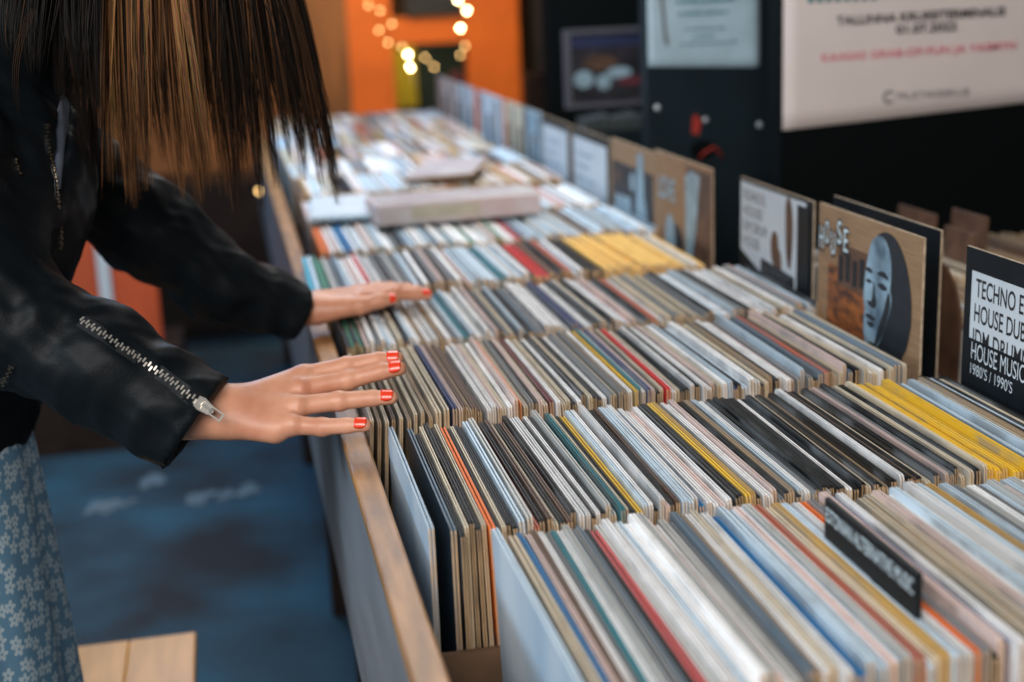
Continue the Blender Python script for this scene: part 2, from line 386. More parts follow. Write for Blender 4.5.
def n_word(n):
    a = ['', 'first', 'second', 'third', 'fourth', 'fifth', 'sixth', 'seventh', 'eighth', 'ninth', 'tenth', 'eleventh', 'twelfth', 'thirteenth', 'fourteenth', 'fifteenth', 'sixteenth', 'seventeenth', 'eighteenth', 'nineteenth']
    if n < 20: return a[n]
    tens = {2: 'twenty', 3: 'thirty', 4: 'forty', 5: 'fifty'}[n//10]
    return (tens+'-'+a[n % 10]) if n % 10 else {2: 'twentieth', 3: 'thirtieth', 4: 'fortieth', 5: 'fiftieth'}[n//10]
# pixel-free row plans: (x start, x end, colour letters); letters are spread evenly, a space leaves a gap.  a,b map the photograph's columns to metres along the row
def row_plan(a, b, segs):
    out = []
    for p0, p1, s in segs:
        x0, x1 = a*p0+b, a*p1+b; n = len(s); w = (x1-x0)/n
        for i, ch in enumerate(s):
            if ch == ' ': continue
            out.append([x0+w*(i+.5), min(w*(.88 if a < .001 else .74), .0088), ch, w])
    return out
R1 = row_plan(.00098, -.28568, [(491, 497, 'L'), (502, 512, 'C'), (512, 519, 'UU'), (519, 540, 'PBWG'), (541, 547, 'EE'), (545, 575, 'WVSGSK'), (576, 584, 'H'),
    (584, 640, 'VWWLWWVPW'), (640, 690, 'VGSTWCWG'), (690, 697, 'U'), (697, 730, 'LLPLV'), (730, 738, 'X'), (738, 752, 'LC'), (752, 758, 'D'), (758, 776, 'LLW'), (777, 785, 'O'),
    (785, 820, 'GKPNWC'), (829, 870, 'CTCPWL'), (870, 905, 'GVWLV'), (905, 912, 'D'), (912, 1010, 'VLGVWGLVPLVWG')])
R2 = row_plan(.00118, -.31255, [(386, 392, 'L'), (403, 409, 'S'), (410, 432, 'KCKKC'), (432.5, 439, 'O'), (439, 454, 'KCKK'), (454, 466, 'LV'), (466, 471, 'X'),
    (471, 505, 'KBCKBKW'), (505, 523, 'WKWK'), (523, 533, 'VV'), (533.5, 538, 'E'), (538, 548, 'CK'), (548, 554, 'Y'), (554, 585, 'LWKWPKB'), (585, 599, 'LLW'), (600, 605, 'U'),
    (605, 630, 'WWPWK'), (630, 634, 'K'), (634, 640, 'Y'), (640, 652, 'DKW'), (652, 662, 'WP'), (662, 690, 'GKTKLW'), (690, 712, 'GKKVK'), (712, 722, 'KK'), (722, 728, 'W'),
    (728, 765, 'KKCKKTKK'), (765, 800, 'WKBKCKK'), (800, 822, 'PKGKC'), (822, 838, 'CKK'), (838, 842, 'C'), (842, 888, 'YYYYYYYYY'), (888, 896, 'SL'), (900, 912, 'LC'), (912, 923, 'TKG'), (923, 930, 'L'), (930, 944, 'KCKK')])
R3 = row_plan(.00143, -.37287, [(352, 400, 'C T C B C T C C T'), (401, 407, 'C'), (408, 414, 'C'), (415, 420, 'N'), (420, 440, 'PBTBB'), (444, 470, 'WWPCWP'), (470, 475, 'O'),
    (475, 500, 'CGKPCM'), (500, 530, 'WCCKWKC'), (530, 548, 'KKWG'), (548, 565, 'CGTW'), (566, 569.5, 'Y'), (570, 574, 'E'), (574, 592, 'WNPKC'), (593, 598, 'R'), (598, 618, 'WCKKW'),
    (618, 640, 'KWWPC'), (640, 656, 'WLNK'), (656, 672, 'LWW'), (672, 690, 'KCTK'), (690, 716, 'WWPGL'), (716, 730, 'GKS'), (730, 752, 'XBPCP'), (752, 772, 'SKCW'), (772, 791, 'CWKC'), (791, 799, 'S'), (799, 808, 'CK')])
# master sleeves, copied for every record that can be told apart
masters = []
for k, t in enumerate((.0036, .0044, .0052, .0060, .0072)):
    mb = MB(); sleeve(mb, t); masters.append((t, mb.mesh('record_sleeve', SM)))
KEY = set('OYEURNDXAHM')
n_single = 0
for rownum, plan in ((1, R1), (2, R2), (3, R3)):
    y0, rname = ROWS[rownum]; N_ = len(plan)
    marks = []; cnt = {}; seen = {}; runs = []
    for i, r in enumerate(plan): cnt[r[2]] = cnt.get(r[2], 0)+1
    for i, r in enumerate(plan):
        seen[r[2]] = seen.get(r[2], 0)+1
        if r[2] in KEY and cnt[r[2]] <= 3: marks.append((i, (n_word(seen[r[2]])+' ' if cnt[r[2]] > 1 else '')+CN[r[2]]))
        elif r[2] == 'Y' and seen['Y'] in (3, cnt['Y']): marks.append((i, 'first bright yellow block' if seen['Y'] == 3 else 'last yellow'))
    lean = 0; lz = 0; ph = rownum*1.7
    for i, (x, w, ch, ww) in enumerate(plan):
        t, me = min(masters, key=lambda q: abs(q[0]-w))
        o = bpy.data.objects.new('record_sleeve', me); C.objects.link(o); n_single += 1
        c = PAL[ch]; j = rng.uniform(.8, 1.15); o.color = (c[0]*j, c[1]*j, c[2]*j, 1)
        f = i/max(1, N_-1)
        lean = math.radians(1.6*math.sin(ph+f*17)+1.0*math.sin(ph*2+f*41))
        if rownum == 3 and x < .20: lean = math.radians(5-30*(x-.12))
        if rownum == 1 and i == 0: lean = math.radians(-1.5)
        dz = rng.uniform(-.004, .0055)+(.004 if rownum == 1 else 0); dy = rng.uniform(-.007, .007)
        if ch in 'VLWP' and rng.random() < .35: dz += .004
        rotz = math.radians(.5*math.sin(ph+f*23))
        # the top edge stays at x; the sleeve turns about it
        top = Vector((x, y0+.157+dy, BZ+REC_H+dz))
        Rm = Matrix.Rotation(rotz, 4, 'Z') @ Matrix.Rotation(lean, 4, 'Y')
        o.matrix_world = Matrix.Translation(top) @ Rm @ Matrix.Translation((0, 0, -REC_H))
        near = [(abs(i-mi_), mi_, nm) for mi_, nm in marks if mi_ != i]
        cname = CN[ch]
        own = [nm for mi_, nm in marks if mi_ == i]
        if own: lab = f'the {own[0]} record sleeve in the {rname}'
        elif i == 0: lab = f'{cname} record sleeve standing first in the {rname}, next to the wooden rail'
        else:
            near.append((i, 0, 'rail-side')); d, mi_, nm = min(near, key=lambda q: q[0]); side = 'right' if i > mi_ else 'left'
            lab = f'{cname} record sleeve, {rname}, {n_word(d)} {side} of the {nm} one'
        if rownum < 3 and i < (1 if rownum == 1 else 2):
            o.data = me.copy(); o.data.materials[2] = M['navycover'] if i == 1 else M['palecover']
            if rownum == 1:
                for nm_, pl_, mt_, lb_ in (('hole_print', [(-.055+.042*math.cos(2*PI*k/20), .13+.042*math.sin(2*PI*k/20)) for k in range(20)], 'ink', 'dark round print'),
                        ('tree_print', [(-.10, .02), (-.105, .12), (-.115, .15), (-.10, .155), (-.098, .18), (-.09, .15), (-.075, .165), (-.082, .12), (-.085, .02)], 'hairink', 'dark tree-like print')):
                    pr = MB().prism(pl_, .0003, M=Matrix(((0, 0, -1, -t/2-.0002), (1, 0, 0, 0), (0, 1, 0, 0), (0, 0, 0, 1)))).build(nm_, M[mt_], o); pr['label'] = lb_
        setp(o, lab, 'record', 'record sleeves in the '+rname)
    print('row', rownum, N_)
print('single sleeves', n_single)

# farther rows: the rest of the sleeves, packed into one object
rest = MB()
def far_row(plan, y0, seed, tall=0, groove=False, fill=(.14, .80), base=0.0, xoff=0):
    r_ = random.Random(seed)
    for i, (x, w, ch, ww) in enumerate(plan):
        c = PAL[ch]; j = r_.uniform(.8, 1.15) if ch != 'Q' else 1; f = i/max(1, len(plan)-1)
        lean = math.radians(1.8*math.sin(seed+f*15)+1.0*math.sin(seed*2+f*37))
        top = Vector((x+xoff, y0+.157+r_.uniform(-.006, .006), BZ+REC_H+base+r_.uniform(-.004, .006)))
        Mx = Matrix.Translation(top) @ Matrix.Rotation(math.radians(.6*math.sin(seed+f*19)), 4, 'Z') @ Matrix.Rotation(lean, 4, 'Y') @ Matrix.Translation((0, 0, -REC_H))
        sleeve(rest, w, Mx, col=(c[0]*j, c[1]*j, c[2]*j), groove=groove, corner=2)
def rnd_plan(s, a, b, seed, w=.0062):
    r_ = random.Random(seed); out = []; x = a
    while x < b:
        k = r_.randint(1, 4); ch = r_.choice(s)
        for _ in range(k):
            if x < b: out.append([x, w*.93, ch if r_.random() < .7 else r_.choice(s), w]); x += w
    return out
R4 = row_plan(.00167, -.42647, [(336, 350, 'KFKF'), (351, 372, 'PWGWL'), (372, 400, 'WCKLWT'), (400, 436, 'WWTWGLE'), (436, 446, 'LW'), (446, 466, 'VWWPK'), (466, 478, 'GCK'), (478, 500, 'LGKSG'), (500, 522, 'WWWV'), (522, 534, 'NN'),
    (534, 545, 'WWK'), (545, 560, 'GCGK'), (560, 575, 'WWLP'), (575, 592, 'PGGK'), (592, 601, 'X'), (601, 612, 'WCC'), (612, 640, 'GCTCG'), (640, 648, 'GK'), (648, 668, 'WLWL'), (668, 680, 'GK'), (680, 694, 'WCWW'), (694, 708, 'LWK'), (708, 720, 'CWW'), (720, 732, 'GPK'), (732, 742, 'LLK')])
R5 = row_plan(.00193, -.48837, [(310, 319, 'AL'), (319, 328, 'FF'), (328, 346, 'VGSL'), (346, 358, 'WPW'), (358, 364, 'RW'), (364, 384, 'GWGKG'), (384, 404, 'VKGLG'), (404, 436, 'WKGPKGW'), (436, 452, 'BPLL'), (452, 474, 'LLLE'), (474, 500, 'LVLWK'), (500, 512, 'RR'),
    (512, 526, 'BBK'), (526, 533, 'XX'), (533, 548, 'LWK'), (548, 558, 'KK'), (560, 632, 'YYYYYYYYYYYYYYYYYY'), (632, 650, 'CCWY')])
R5 = [[x, (ww*.985 if ch == 'Y' else w), 'Q' if (ch == 'Y') else ch, ww] for x, w, ch, ww in R5]; PAL['Q'] = (.82, .50, .13)
R6 = row_plan(.00211, -.51556, [(316, 324, 'OO'), (324, 340, 'WPLU'), (340, 352, 'UWL'), (352, 376, 'WPVLW'), (376, 404, 'WGKSLW'), (404, 428, 'WLSWW'), (428, 456, 'EWWWFW'), (456, 478, 'WWPF'), (478, 494, 'WWH'), (494, 520, 'SLLSLV'), (520, 556, 'LLVLSLVB'), (556, 600, 'VLLGLVSL'), (600, 622, 'LWLS')])
far_row(R4, 1.868, 4, groove=True)
far_row(R5, 2.232, 5); far_row(R6, 2.585, 6)
for k, y in enumerate((2.925, 3.275, 3.625, 3.975, 4.325, 4.675, 5.025)):
    far_row(rnd_plan('WWCPPLLVTTGXSBKDW' if k > 0 else 'WLLWPVGHSK', .155, .775, 20+k, .0085), y, 11+k, base=.0 if k < 1 else .012)
for k, y in enumerate((.97, 1.32, 1.67, 2.02)):
    far_row(rnd_plan('TTTCTBTV', .945, 1.55, 50+k, .0075), y, 31+k, base=-.015)
o = rest.build('record_sleeves', SMA, color=True)
setp(o, 'packed record sleeves filling the farther rows of the bins behind the third row', 'records', None, 'stuff')

# ------------------------------------------------------------------ lettering helper
def lettering(txt, h, Mx, mt, parent, bold=0.0, squash=1.0, align='LEFT', name='lettering', extr=.0002, label=None, width=None):
    cu = bpy.data.curves.new('t', 'FONT'); cu.body = txt; cu.size = 1; cu.align_x = align; cu.offset = bold; cu.extrude = 0
    ob = bpy.data.objects.new('t', cu); C.objects.link(ob)
    dg = bpy.context.evaluated_depsgraph_get(); dg.update()
    me = bpy.data.meshes.new_from_object(ob.evaluated_get(dg)); bpy.data.objects.remove(ob); bpy.data.curves.remove(cu)
    xs = [v.co.x for v in me.vertices]; k = h/.70
    sx = k*squash
    if width: sx = width/(max(xs)-min(xs))
    me.transform(Matrix.Diagonal((sx, k, 1, 1))); me.transform(Mx)
    me.materials.clear(); me.materials.append(mt); me.name = name
    o = bpy.data.objects.new(name, me); C.objects.link(o); o.parent = parent
    if label: o['label'] = label
    return o
def face_neg_x(x, y, z):   # plane seen from the aisle: text runs toward -Y
    return Matrix(((0, 0, -1, x), (-1, 0, 0, y), (0, 1, 0, z), (0, 0, 0, 1)))
def face_neg_y(x, y, z, rot=0):
    return Matrix.Translation((x, y, z)) @ Matrix.Rotation(rot, 4, 'Y') @ Matrix(((1, 0, 0, 0), (0, 0, -1, 0), (0, 1, 0, 0), (0, 0, 0, 1)))

# ------------------------------------------------------------------ genre divider cards at the back of the bins
def card(x, y1, label, w=.315, top=1.09, bot=BZ, t=.004, lean=1.5, face=None, cat='divider card', group='genre divider cards at the back of the bins', name='divider_card', rz=0, edge='cardedge'):
    """y1 = far edge. local frame: origin at bottom far corner of the card's face, local y toward -Y world"""
    r = empty(name, (x, y1, bot), label, cat, group)
    r.rotation_euler = (0, math.radians(lean), math.radians(rz))
    mb = MB(); H = top-bot
    mb.box(.0008, t, -w, 0, 0, H, b=.0007); mb.build('board', M[edge], r)
    if face: MB().box(0, .0007, -w+.0006, -.0006, .0005, H-.0006).build('face_sheet', M[face], r)
    return r, H
def quadp(r, pts, mt, name, d=.0004, lift=.0002, label=None):
    """flat shape on a card's face: pts in (u, v): u from far edge toward the camera, v from card bottom"""
    mb = MB(); mb.prism(pts, d, M=Matrix(((0, 0, -1, -lift), (-1, 0, 0, 0), (0, 1, 0, 0), (0, 0, 0, 1))))
    o = mb.build(name, M[mt], r)
    if label: o['label'] = label
    return o
def rect(u0, u1, v0, v1): return [(u0, v0), (u1, v0), (u1, v1), (u0, v1)]
def oval(cu, cv, ru, rv, n=28): return [(cu+ru*math.cos(2*PI*k/n), cv+rv*math.sin(2*PI*k/n)) for k in range(n)]
def txt(r, s, u, v, h, mt, width=None, bold=.0, rot=0, label=None, lift=.0009, name='lettering'):
    return lettering(s, h, Matrix.Translation((-lift, -u, v)) @ Matrix.Rotation(rot, 4, 'X') @ face_neg_x(0, 0, 0), M[mt], r, bold=bold, width=width, name=name, label=label)

# (1) black card with the genre list beside the second row
r, H = card(.812, 1.468, 'black divider card reading TECHNO and HOUSE MUSIC, behind the second row', top=1.103, face='blackcard', lean=.6)
quadp(r, rect(.016, .30, H-.20, H-.026), 'white', 'label_sheet', label='white label with black capitals')
txt(r, 'TECHNO EL', .026, H-.054, .021, 'ink', width=.110, bold=.01)
txt(r, 'HOUSE DUBS', .024, H-.083, .021, 'ink', width=.116, bold=.01)
txt(r, 'IDM DRUMN', .023, H-.112, .021, 'ink', width=.118, bold=.01)
quadp(r, rect(.010, .31, H-.235, H-.104), 'blackcard', 'label_sheet', lift=.0012, label='black label overlapping the white one')
txt(r, 'HOUSE MUSIC', .023, H-.127, .020, 'white', width=.113, lift=.0018, label='white capitals on black')
txt(r, "1980'S / 1990'S", .021, H-.145, .013, 'white', width=.090, lift=.0018, label='small white numerals on black')
# (2) brown HOUSE card with a portrait
r, H = card(.808, 1.872, 'brown cardboard divider with HOUSE in pale letters and a blue portrait', top=1.096, face='card', lean=.5, w=.31)
HL_ = (('H', .003, .064), ('O', .023, .054), ('U', .043, .066), ('S', .063, .048), ('E', .083, .056))
for ch, u_, dv in HL_: txt(r, ch, u_+.0004, H-dv-.001, .034, 'ink', width=.0175, lift=.0012, bold=.06, name='letter_outline', label='black letter outline')
for ch, u_, dv in HL_: txt(r, ch, u_+.0022, H-dv+.001, .032, 'letterpale', width=.0135, lift=.0018)
quadp(r, rect(.036, .200, H-.30, H-.080), 'photoorange', 'photo_print', label='dark orange building photo')
quadp(r, rect(.068, .185, H-.105, H-.046), 'photobrown', 'photo_print', lift=.0004, label='brown building photo')
for k in range(5): quadp(r, rect(.072+k*.022, .086+k*.022, H-.098+.003*(k % 2), H-.062+.006*(k % 2)), 'ink', 'window_print', lift=.0009)
def pu(P_): return smooth_poly([(u_, H-v_) for u_, v_ in P_])
quadp(r, pu([(.168, .060), (.178, .026), (.205, .010), (.238, .013), (.266, .036), (.283, .072), (.287, .110), (.278, .145), (.262, .172), (.262, .24), (.215, .26), (.190, .20), (.175, .12)]), 'hairink', 'hair_print', lift=.0006, label='dark hair of the portrait')
quadp(r, pu([(.160, .060), (.170, .032), (.190, .017), (.212, .020), (.226, .036), (.231, .058), (.229, .080), (.234, .096), (.226, .118), (.214, .140), (.200, .160), (.180, .176), (.163, .168), (.155, .145), (.157, .120), (.153, .105), (.156, .080)]), 'faceblue', 'portrait_print', lift=.0012, label='pale blue face')
for P_ in ([(.158, .066), (.168, .062), (.180, .067), (.170, .069)], [(.192, .066), (.210, .060), (.226, .068), (.210, .068)], [(.160, .080), (.168, .0775), (.178, .080), (.168, .083)], [(.194, .080), (.208, .076), (.222, .081), (.208, .085)],
           [(.183, .078), (.188, .092), (.192, .108), (.184, .114), (.170, .112), (.166, .107), (.176, .106), (.181, .098)], [(.160, .128), (.172, .124), (.190, .127), (.180, .131)], [(.165, .136), (.178, .134), (.188, .135), (.178, .141)],
           [(.226, .085), (.231, .100), (.222, .125), (.208, .148), (.190, .166), (.198, .140), (.212, .115)], [(.165, .168), (.180, .160), (.196, .164), (.190, .180), (.170, .182)]):
    quadp(r, pu(P_), 'hairink', 'feature_print', lift=.0018)
quadp(r, pu([(.172, .205), (.19, .185), (.215, .18), (.235, .20), (.23, .26), (.175, .26)]), 'faceblue', 'portrait_print', lift=.0012)
# (3) plain dark-faced card right behind it
r, H = card(.862, 1.945, 'dark plain divider card standing just behind the brown HOUSE card', w=.325, top=1.092, face='blackcard', lean=.4)
# (4) white genre card behind the fourth row
r, H = card(.818, 2.215, 'white and black genre divider card behind the fourth row', w=.30, top=1.090, face='blackcard', lean=.4)
quadp(r, [(.006, H-.118), (.006, H-.006), (.275, H-.006), (.275, H-.155), (.12, H-.150)], 'white', 'label_sheet', label='white upper label')
for k, s in enumerate(('TECHNO EL', 'HOUSE', 'IDM DRUM', 'HOUSE')):
    txt(r, s, .016, H-.034-k*.025, .017, 'greyink', width=(.10, .085, .105, .075)[k])
quadp(r, smooth_poly([(u_, H-v_) for u_, v_ in ((.140, .085), (.150, .068), (.166, .070), (.172, .090), (.182, .100), (.184, .125), (.176, .14), (.160, .125), (.145, .112))]), 'photobrown', 'figure_print', lift=.0008, label='brown figure')
quadp(r, smooth_poly([(u_, H-v_) for u_, v_ in ((.200, .018), (.210, .006), (.222, .018), (.228, .045), (.226, .085), (.218, .115), (.205, .10), (.200, .06))]), 'photobrown', 'figure_print', lift=.0008, label='brown standing figure')
quadp(r, rect(.245, .289, H-.22, H-.012), 'blackcard', 'figure_print', lift=.0010, label='black strip')
quadp(r, [(.10, H-.26), (.10, H-.118), (.235, H-.125), (.235, H-.26)], 'hairink', 'label_sheet', lift=.0012, label='small black label')
txt(r, 'HOUSE MUSIC', .108, H-.142, .015, 'greyink', width=.11, lift=.0022)
# (5..) farther cards
r, H = card(.797, 2.618, 'brown cardboard divider with pale letters and a small portrait behind the yellow sleeves', w=.325, top=1.094, face='card', lean=.3)
txt(r, 'LOVE', .022, H-.085, .040, 'bluewhite', width=.10, bold=.03)
quadp(r, rect(.185, .325, H-.33, H-.010), 'photobrown', 'photo_print', label='dark printed strip')
quadp(r, [(.19, H-.26), (.185, H-.03), (.215, H-.015), (.265, H-.02), (.255, H-.07), (.245, H-.12), (.225, H-.16), (.235, H-.2), (.22, H-.24)], 'bluewhite', 'figure_print', lift=.001, label='pale figure')
quadp(r, oval(.13, H-.17, .045, .045), 'hairink', 'hair_print', lift=.0008); quadp(r, oval(.095, H-.165, .03, .055), 'bluewhite', 'portrait_print', lift=.0012)
quadp(r, oval(.125, H-.24, .025, .05), 'bluewhite', 'portrait_print', lift=.0014); quadp(r, oval(.05, H-.235, .016, .012, 12), 'cable', 'mark_print', lift=.0014)
r, H = card(.800, 2.942, 'cardboard divider with a dark photo and a pale blue print', w=.312, top=1.085, face='card', lean=.3)
quadp(r, rect(.01, .30, H-.33, H-.045), 'hairink', 'photo_print', label='dark photo')
quadp(r, [(.02, H-.115), (.14, H-.11), (.15, H-.155), (.11, H-.175), (.03, H-.17)], 'bluewhite', 'cup_print', lift=.001)
quadp(r, rect(.02, .13, H-.26, H-.18), 'greyink', 'photo_print', lift=.0012)
quadp(r, [(.18, H-.25), (.185, H-.10), (.20, H-.012), (.235, H-.01), (.24, H-.09), (.26, H-.14), (.265, H-.24), (.23, H-.28)], 'bluewhite', 'figure_print', lift=.001)
quadp(r, oval(.16, H-.075, .018, .02, 14), 'bluewhite', 'mark_print', lift=.001); quadp(r, oval(.05, H-.075, .018, .015, 14), 'photobrown', 'mark_print', lift=.001)
for k, (y1, w, lab, fac) in enumerate(((3.292, .335, 'white typed divider card with a dark lower edge, third behind the yellow sleeves', 'blackcard'),
                                       (3.615, .300, 'white typed divider card next beyond the one with the dark lower edge', 'blackcard'))):
    r, H = card(.800, y1, lab, w=w, top=1.079, face=fac, lean=.2)
    quadp(r, rect(.012, w-.025, H-.20, H-.02), 'white', 'label_sheet', label='white label')
    for q, wd in enumerate((.15, .12, .17, .13, .10)): quadp(r, rect(.04, .04+wd, H-.06-.028*q, H-.052-.028*q), 'bluewhite', 'text_line', lift=.0009)
    quadp(r, [(w*.55, H-.27), (w*.6, H-.19), (w*.75, H-.14), (w*.85, H-.13), (w*.9, H-.27)], 'bluewhite', 'figure_print', lift=.001)
for k, (y1, w, fac, lab) in enumerate(((3.84, .205, 'bluewhite', 'pale striped divider card beyond the white typed cards'), (4.11, .235, 'cream', 'cream divider card far down the row of cards'),
        (4.56, .40, 'white', 'white and brown divider card far down the bins'), (5.0, .36, 'white', 'blurred white divider card near the orange wall'), (5.45, .40, 'magpink', 'blurred pinkish divider card nearest the orange wall'))):
    r, H = card(.800, y1, lab, w=w, top=1.082, face=fac, lean=.5)
    for q in range(3): quadp(r, rect(.02+q*w*.33, .02+q*w*.33+w*(.10+.05*((q+k) % 2)), H-.32, H-.012-.05*((q+k) % 2)), ('ink', 'photobrown', 'hairink')[(q+k) % 3], 'photo_print')
# cards in the bins behind
for (x, y1, w, top, lab, lean, fac) in ((1.15, 2.36, .14, 1.0, 'small brown divider tab above the dark bin, beside the slate panel', 4, 'photobrown'), (1.15, 2.165, .10, .992, 'brown-red divider card standing in the dark bin', 2, 'photobrown'),
                               (1.18, 2.21, .115, 1.012, 'tan divider card standing behind the brown-red one', 3, 'photobrown')):
    r, H = card(x, y1, lab, w=w, top=top, face=fac, lean=lean, group='brown cards in the dark bin', edge='photobrown')
r = empty('divider_card', (.94, 1.83, BZ), 'brown round-cornered divider card between the HOUSE card and the TECHNO card', 'divider card', 'brown cards in the dark bin')
mb = MB(); mb.prism([(0, 0), (.13, 0), (.13, .30), (.125, .335), (.11, .365), (.085, .385), (.05, .392), (0, .395)], .004, M=Matrix(((0, 0, 1, 0), (-1, 0, 0, 0), (0, 1, 0, 0), (0, 0, 0, 1))))
mb.build('board', M['photobrown'], r)
# black divider inside the front row
r, H = card(.461, 1.045, 'small black divider card reading ALTERNATIVE MUSIC in the front row', w=.165, top=.990, face='blackcard', lean=0, group=None, edge='blackcard')
txt(r, 'ESTONIAN ALTERNATIVE MUSIC', .005, H-.0185, .0125, 'letterpale', width=.155, lift=.0012)

# ------------------------------------------------------------------ flat boxes and sleeves lying on the far rows
def lying(name, cat, label, c, sx, sy, h, rz, mt, top=None, group=None, tilt=(0, 0)):
    r = empty(name, c, label, cat, group, rz=rz); r.rotation_euler = (math.radians(tilt[0]), math.radians(tilt[1]), rz)
    MB().box(-sx/2, sx/2, -sy/2, sy/2, 0, h-.001, b=.002).build('box_body', M[mt], r)
    MB().box(-sx/2+.004, sx/2-.004, -sy/2+.004, sy/2-.004, h-.001, h).build('top_sheet', M[top or mt], r)
    return r
r = lying('record_box', 'box', 'pale pink boxed record set lying flat across the far rows', (.440, 2.862, .957), .335, .150, .042, math.radians(3.5), 'magpink', 'magwhite')
MB().box(-.10, .04, -.0766, -.0752, .010, .034).build('side_print', M['cream'], r)
lying('record_sleeve', 'record', 'pale blue record sleeve lying flat by the far rail beside the pink box', (.225, 3.02, .960), .13, .30, .010, math.radians(-4), 'notice', 'white')
lying('record_sleeve', 'record', 'brown-edged record sleeve lying aslant at the middle of the far rows', (.52, 3.42, .976), .17, .26, .010, math.radians(-20), 'card', 'magwhite', tilt=(2, -3))

# ------------------------------------------------------------------ slate panel, notice, poster, picture, crate
p = empty('display_panel', (1.055, 3.0, 0), 'dark slate panel standing behind the bins with a white notice pinned on it', 'panel')
MB().box(-.155, .142, 0, .05, 0, 2.3, b=.003).build('board', M['panel'], p)
MB().box(.143, .165, -.004, .054, 0, 2.3, b=.003).build('side_post', M['blackwall'], p)
for (px, py, r_) in ((658, 108, .007), (706, 120, .006), (760, 125, .0065), (757, 4, .005)):
    q = at(px, py, 2.995); MB().sphere((q.x-1.055, -.002, q.z), (r_, .003, r_), 12).build('screw', M['whitemetal'], p, smooth=True)
q = at(697, 124, 2.998); MB().prism([(-.012, -.02), (.004, -.024), (.010, .006), (-.002, .022), (-.010, .012)], .0008, M=face_neg_y(q.x-1.055, -.0002, q.z)).build('tape_scrap', M['cable'], p)['label'] = 'torn red tape'
q = at(703, 150, 2.995); MB().prism(oval(0, 0, .028, .022, 20), .001, M=face_neg_y(q.x-1.055, -.0002, q.z)).build('cable_hole', M['blackwall'], p)
cb = MB(); pts = [Vector((-.010, -.004, -.02)), Vector((.0, -.012, -.005)), Vector((.02, -.016, .006)), Vector((.034, -.012, -.004)), Vector((.045, -.006, -.022))]
cb.tube([v+Vector((q.x-1.055, 0, q.z)) for v in pts], .0025, 6).build('cable', M['cable'], p, smooth=True)['label'] = 'thin red cable'
def wavy_sheet(name, x0, x1, z0, z1, Y, mt, label, cat, amp=.004, skew=(0, 0, 0, 0), n=18):
    """paper with a gentle wave; skew = z offset of corners (bl, br, tl, tr)"""
    vs = []; fs = []
    for s in (0, 1):
        for j in range(n+1):
            for i in range(n+1):
                u, v = i/n, j/n; x = x0+(x1-x0)*u; z = z0+(z1-z0)*v + (1-v)*((1-u)*skew[0]+u*skew[1])+v*((1-u)*skew[2]+u*skew[3])
                d = amp*(.5+.5*math.sin(u*5+v*3))*(.3+.7*(1-v)); vs.append((x, Y-.001-d-(0 if s else .0005), z))
    k = (n+1)**2
    for j in range(n):
        for i in range(n):
            a = j*(n+1)+i; fs.append((a, a+1, a+n+2, a+n+1)); fs.append((k+a, k+a+n+1, k+a+n+2, k+a+1))
    for i in range(n): fs += [(i, k+i, k+i+1, i+1), (n*(n+1)+i, n*(n+1)+i+1, k+n*(n+1)+i+1, k+n*(n+1)+i)]
    for j in range(n): a = j*(n+1); b = a+n; fs += [(a, a+n+1, k+a+n+1, k+a), (b, k+b, k+b+n+1, b+n+1)]
    r = empty(name, ((x0+x1)/2, Y, z0), label, cat)
    mb = MB().add([Vector(v)-Vector(((x0+x1)/2, Y, z0)) for v in vs], fs); mb.build('sheet', M[mt], r, smooth=True)
    return r
nt = wavy_sheet('paper_notice', .902, 1.155, 1.222, 1.56, 2.995, 'notice', 'pale blue-white paper notice with teal printing on the slate panel', 'notice', amp=.003, skew=(.004, -.010, 0, 0))
def on_y(root, px, py, Y): q = at(px, py, Y); return q-Vector(root.location)
for (pa, pb, py, hh) in ((676, 735, 1.5, 3.2), (678, 730, 14, 2.2), (685, 726, 29.5, 1.6), (692, 716, 37, 1.5), (680, 738, 44.5, 1.5)):
    a = on_y(nt, pa, py, 2.988); b = on_y(nt, pb, py+.02*(pb-pa), 2.988); n_ = max(2, int((pb-pa)/7)); mb = MB(); hz = hh/1422*3.1
    for k in range(n_):
        x0_ = a.x+(b.x-a.x)*k/n_; x1_ = a.x+(b.x-a.x)*(k+.78)/n_; mb.box(x0_, x1_, a.y-.0006, a.y, a.z-hz/2, a.z+hz/2*(1 if k % 3 else .5))
    mb.build('printed_line', M['tealink'], nt)
MB().tube([on_y(nt, 661, -4, 2.986), on_y(nt, 663, 15, 2.986), on_y(nt, 664.5, 34, 2.986), on_y(nt, 667, 45, 2.986)], .0035, 6, flat=.3, flatdir=(0, 1, 0)).build('drawn_stroke', M['greyink'], nt)
pst = wavy_sheet('poster', 1.048, 1.60, 1.117, 1.78, 2.597, 'postpaper', 'pale pinkish event poster dated 01.07.2022 on the black wall', 'poster', amp=.004, skew=(0, .026, 0, 0))
sl = .0405
def ptxt(s, pa, pb, py, hpx, mt, bold=0, extra=0):
    a = on_y(pst, pa, py, 2.589); b = on_y(pst, pb, py, 2.589)
    lettering(s, hpx/1422*2.64, Matrix.Translation(a) @ Matrix.Rotation(math.radians(-.6-extra), 4, 'Y') @ face_neg_y(0, 0, 0), M[mt], pst, bold=bold, width=(b.x-a.x)*1.0)
ptxt('TALLINNA KRUIISITERMINALIS', 836.5, 1005, 25.2, 8.6, 'ink', .022)
ptxt('01.07.2022', 896, 956.5, 33.8, 8.6, 'ink', .022)
ptxt('KAASAS GRAB-OF-FUN JA YASMYN', 821, 1014.5, 61.6, 7.8, 'pinkink', .012)
ptxt('PILETIKESKUS', 897, 968, 100, 7.4, 'greyink', .0)
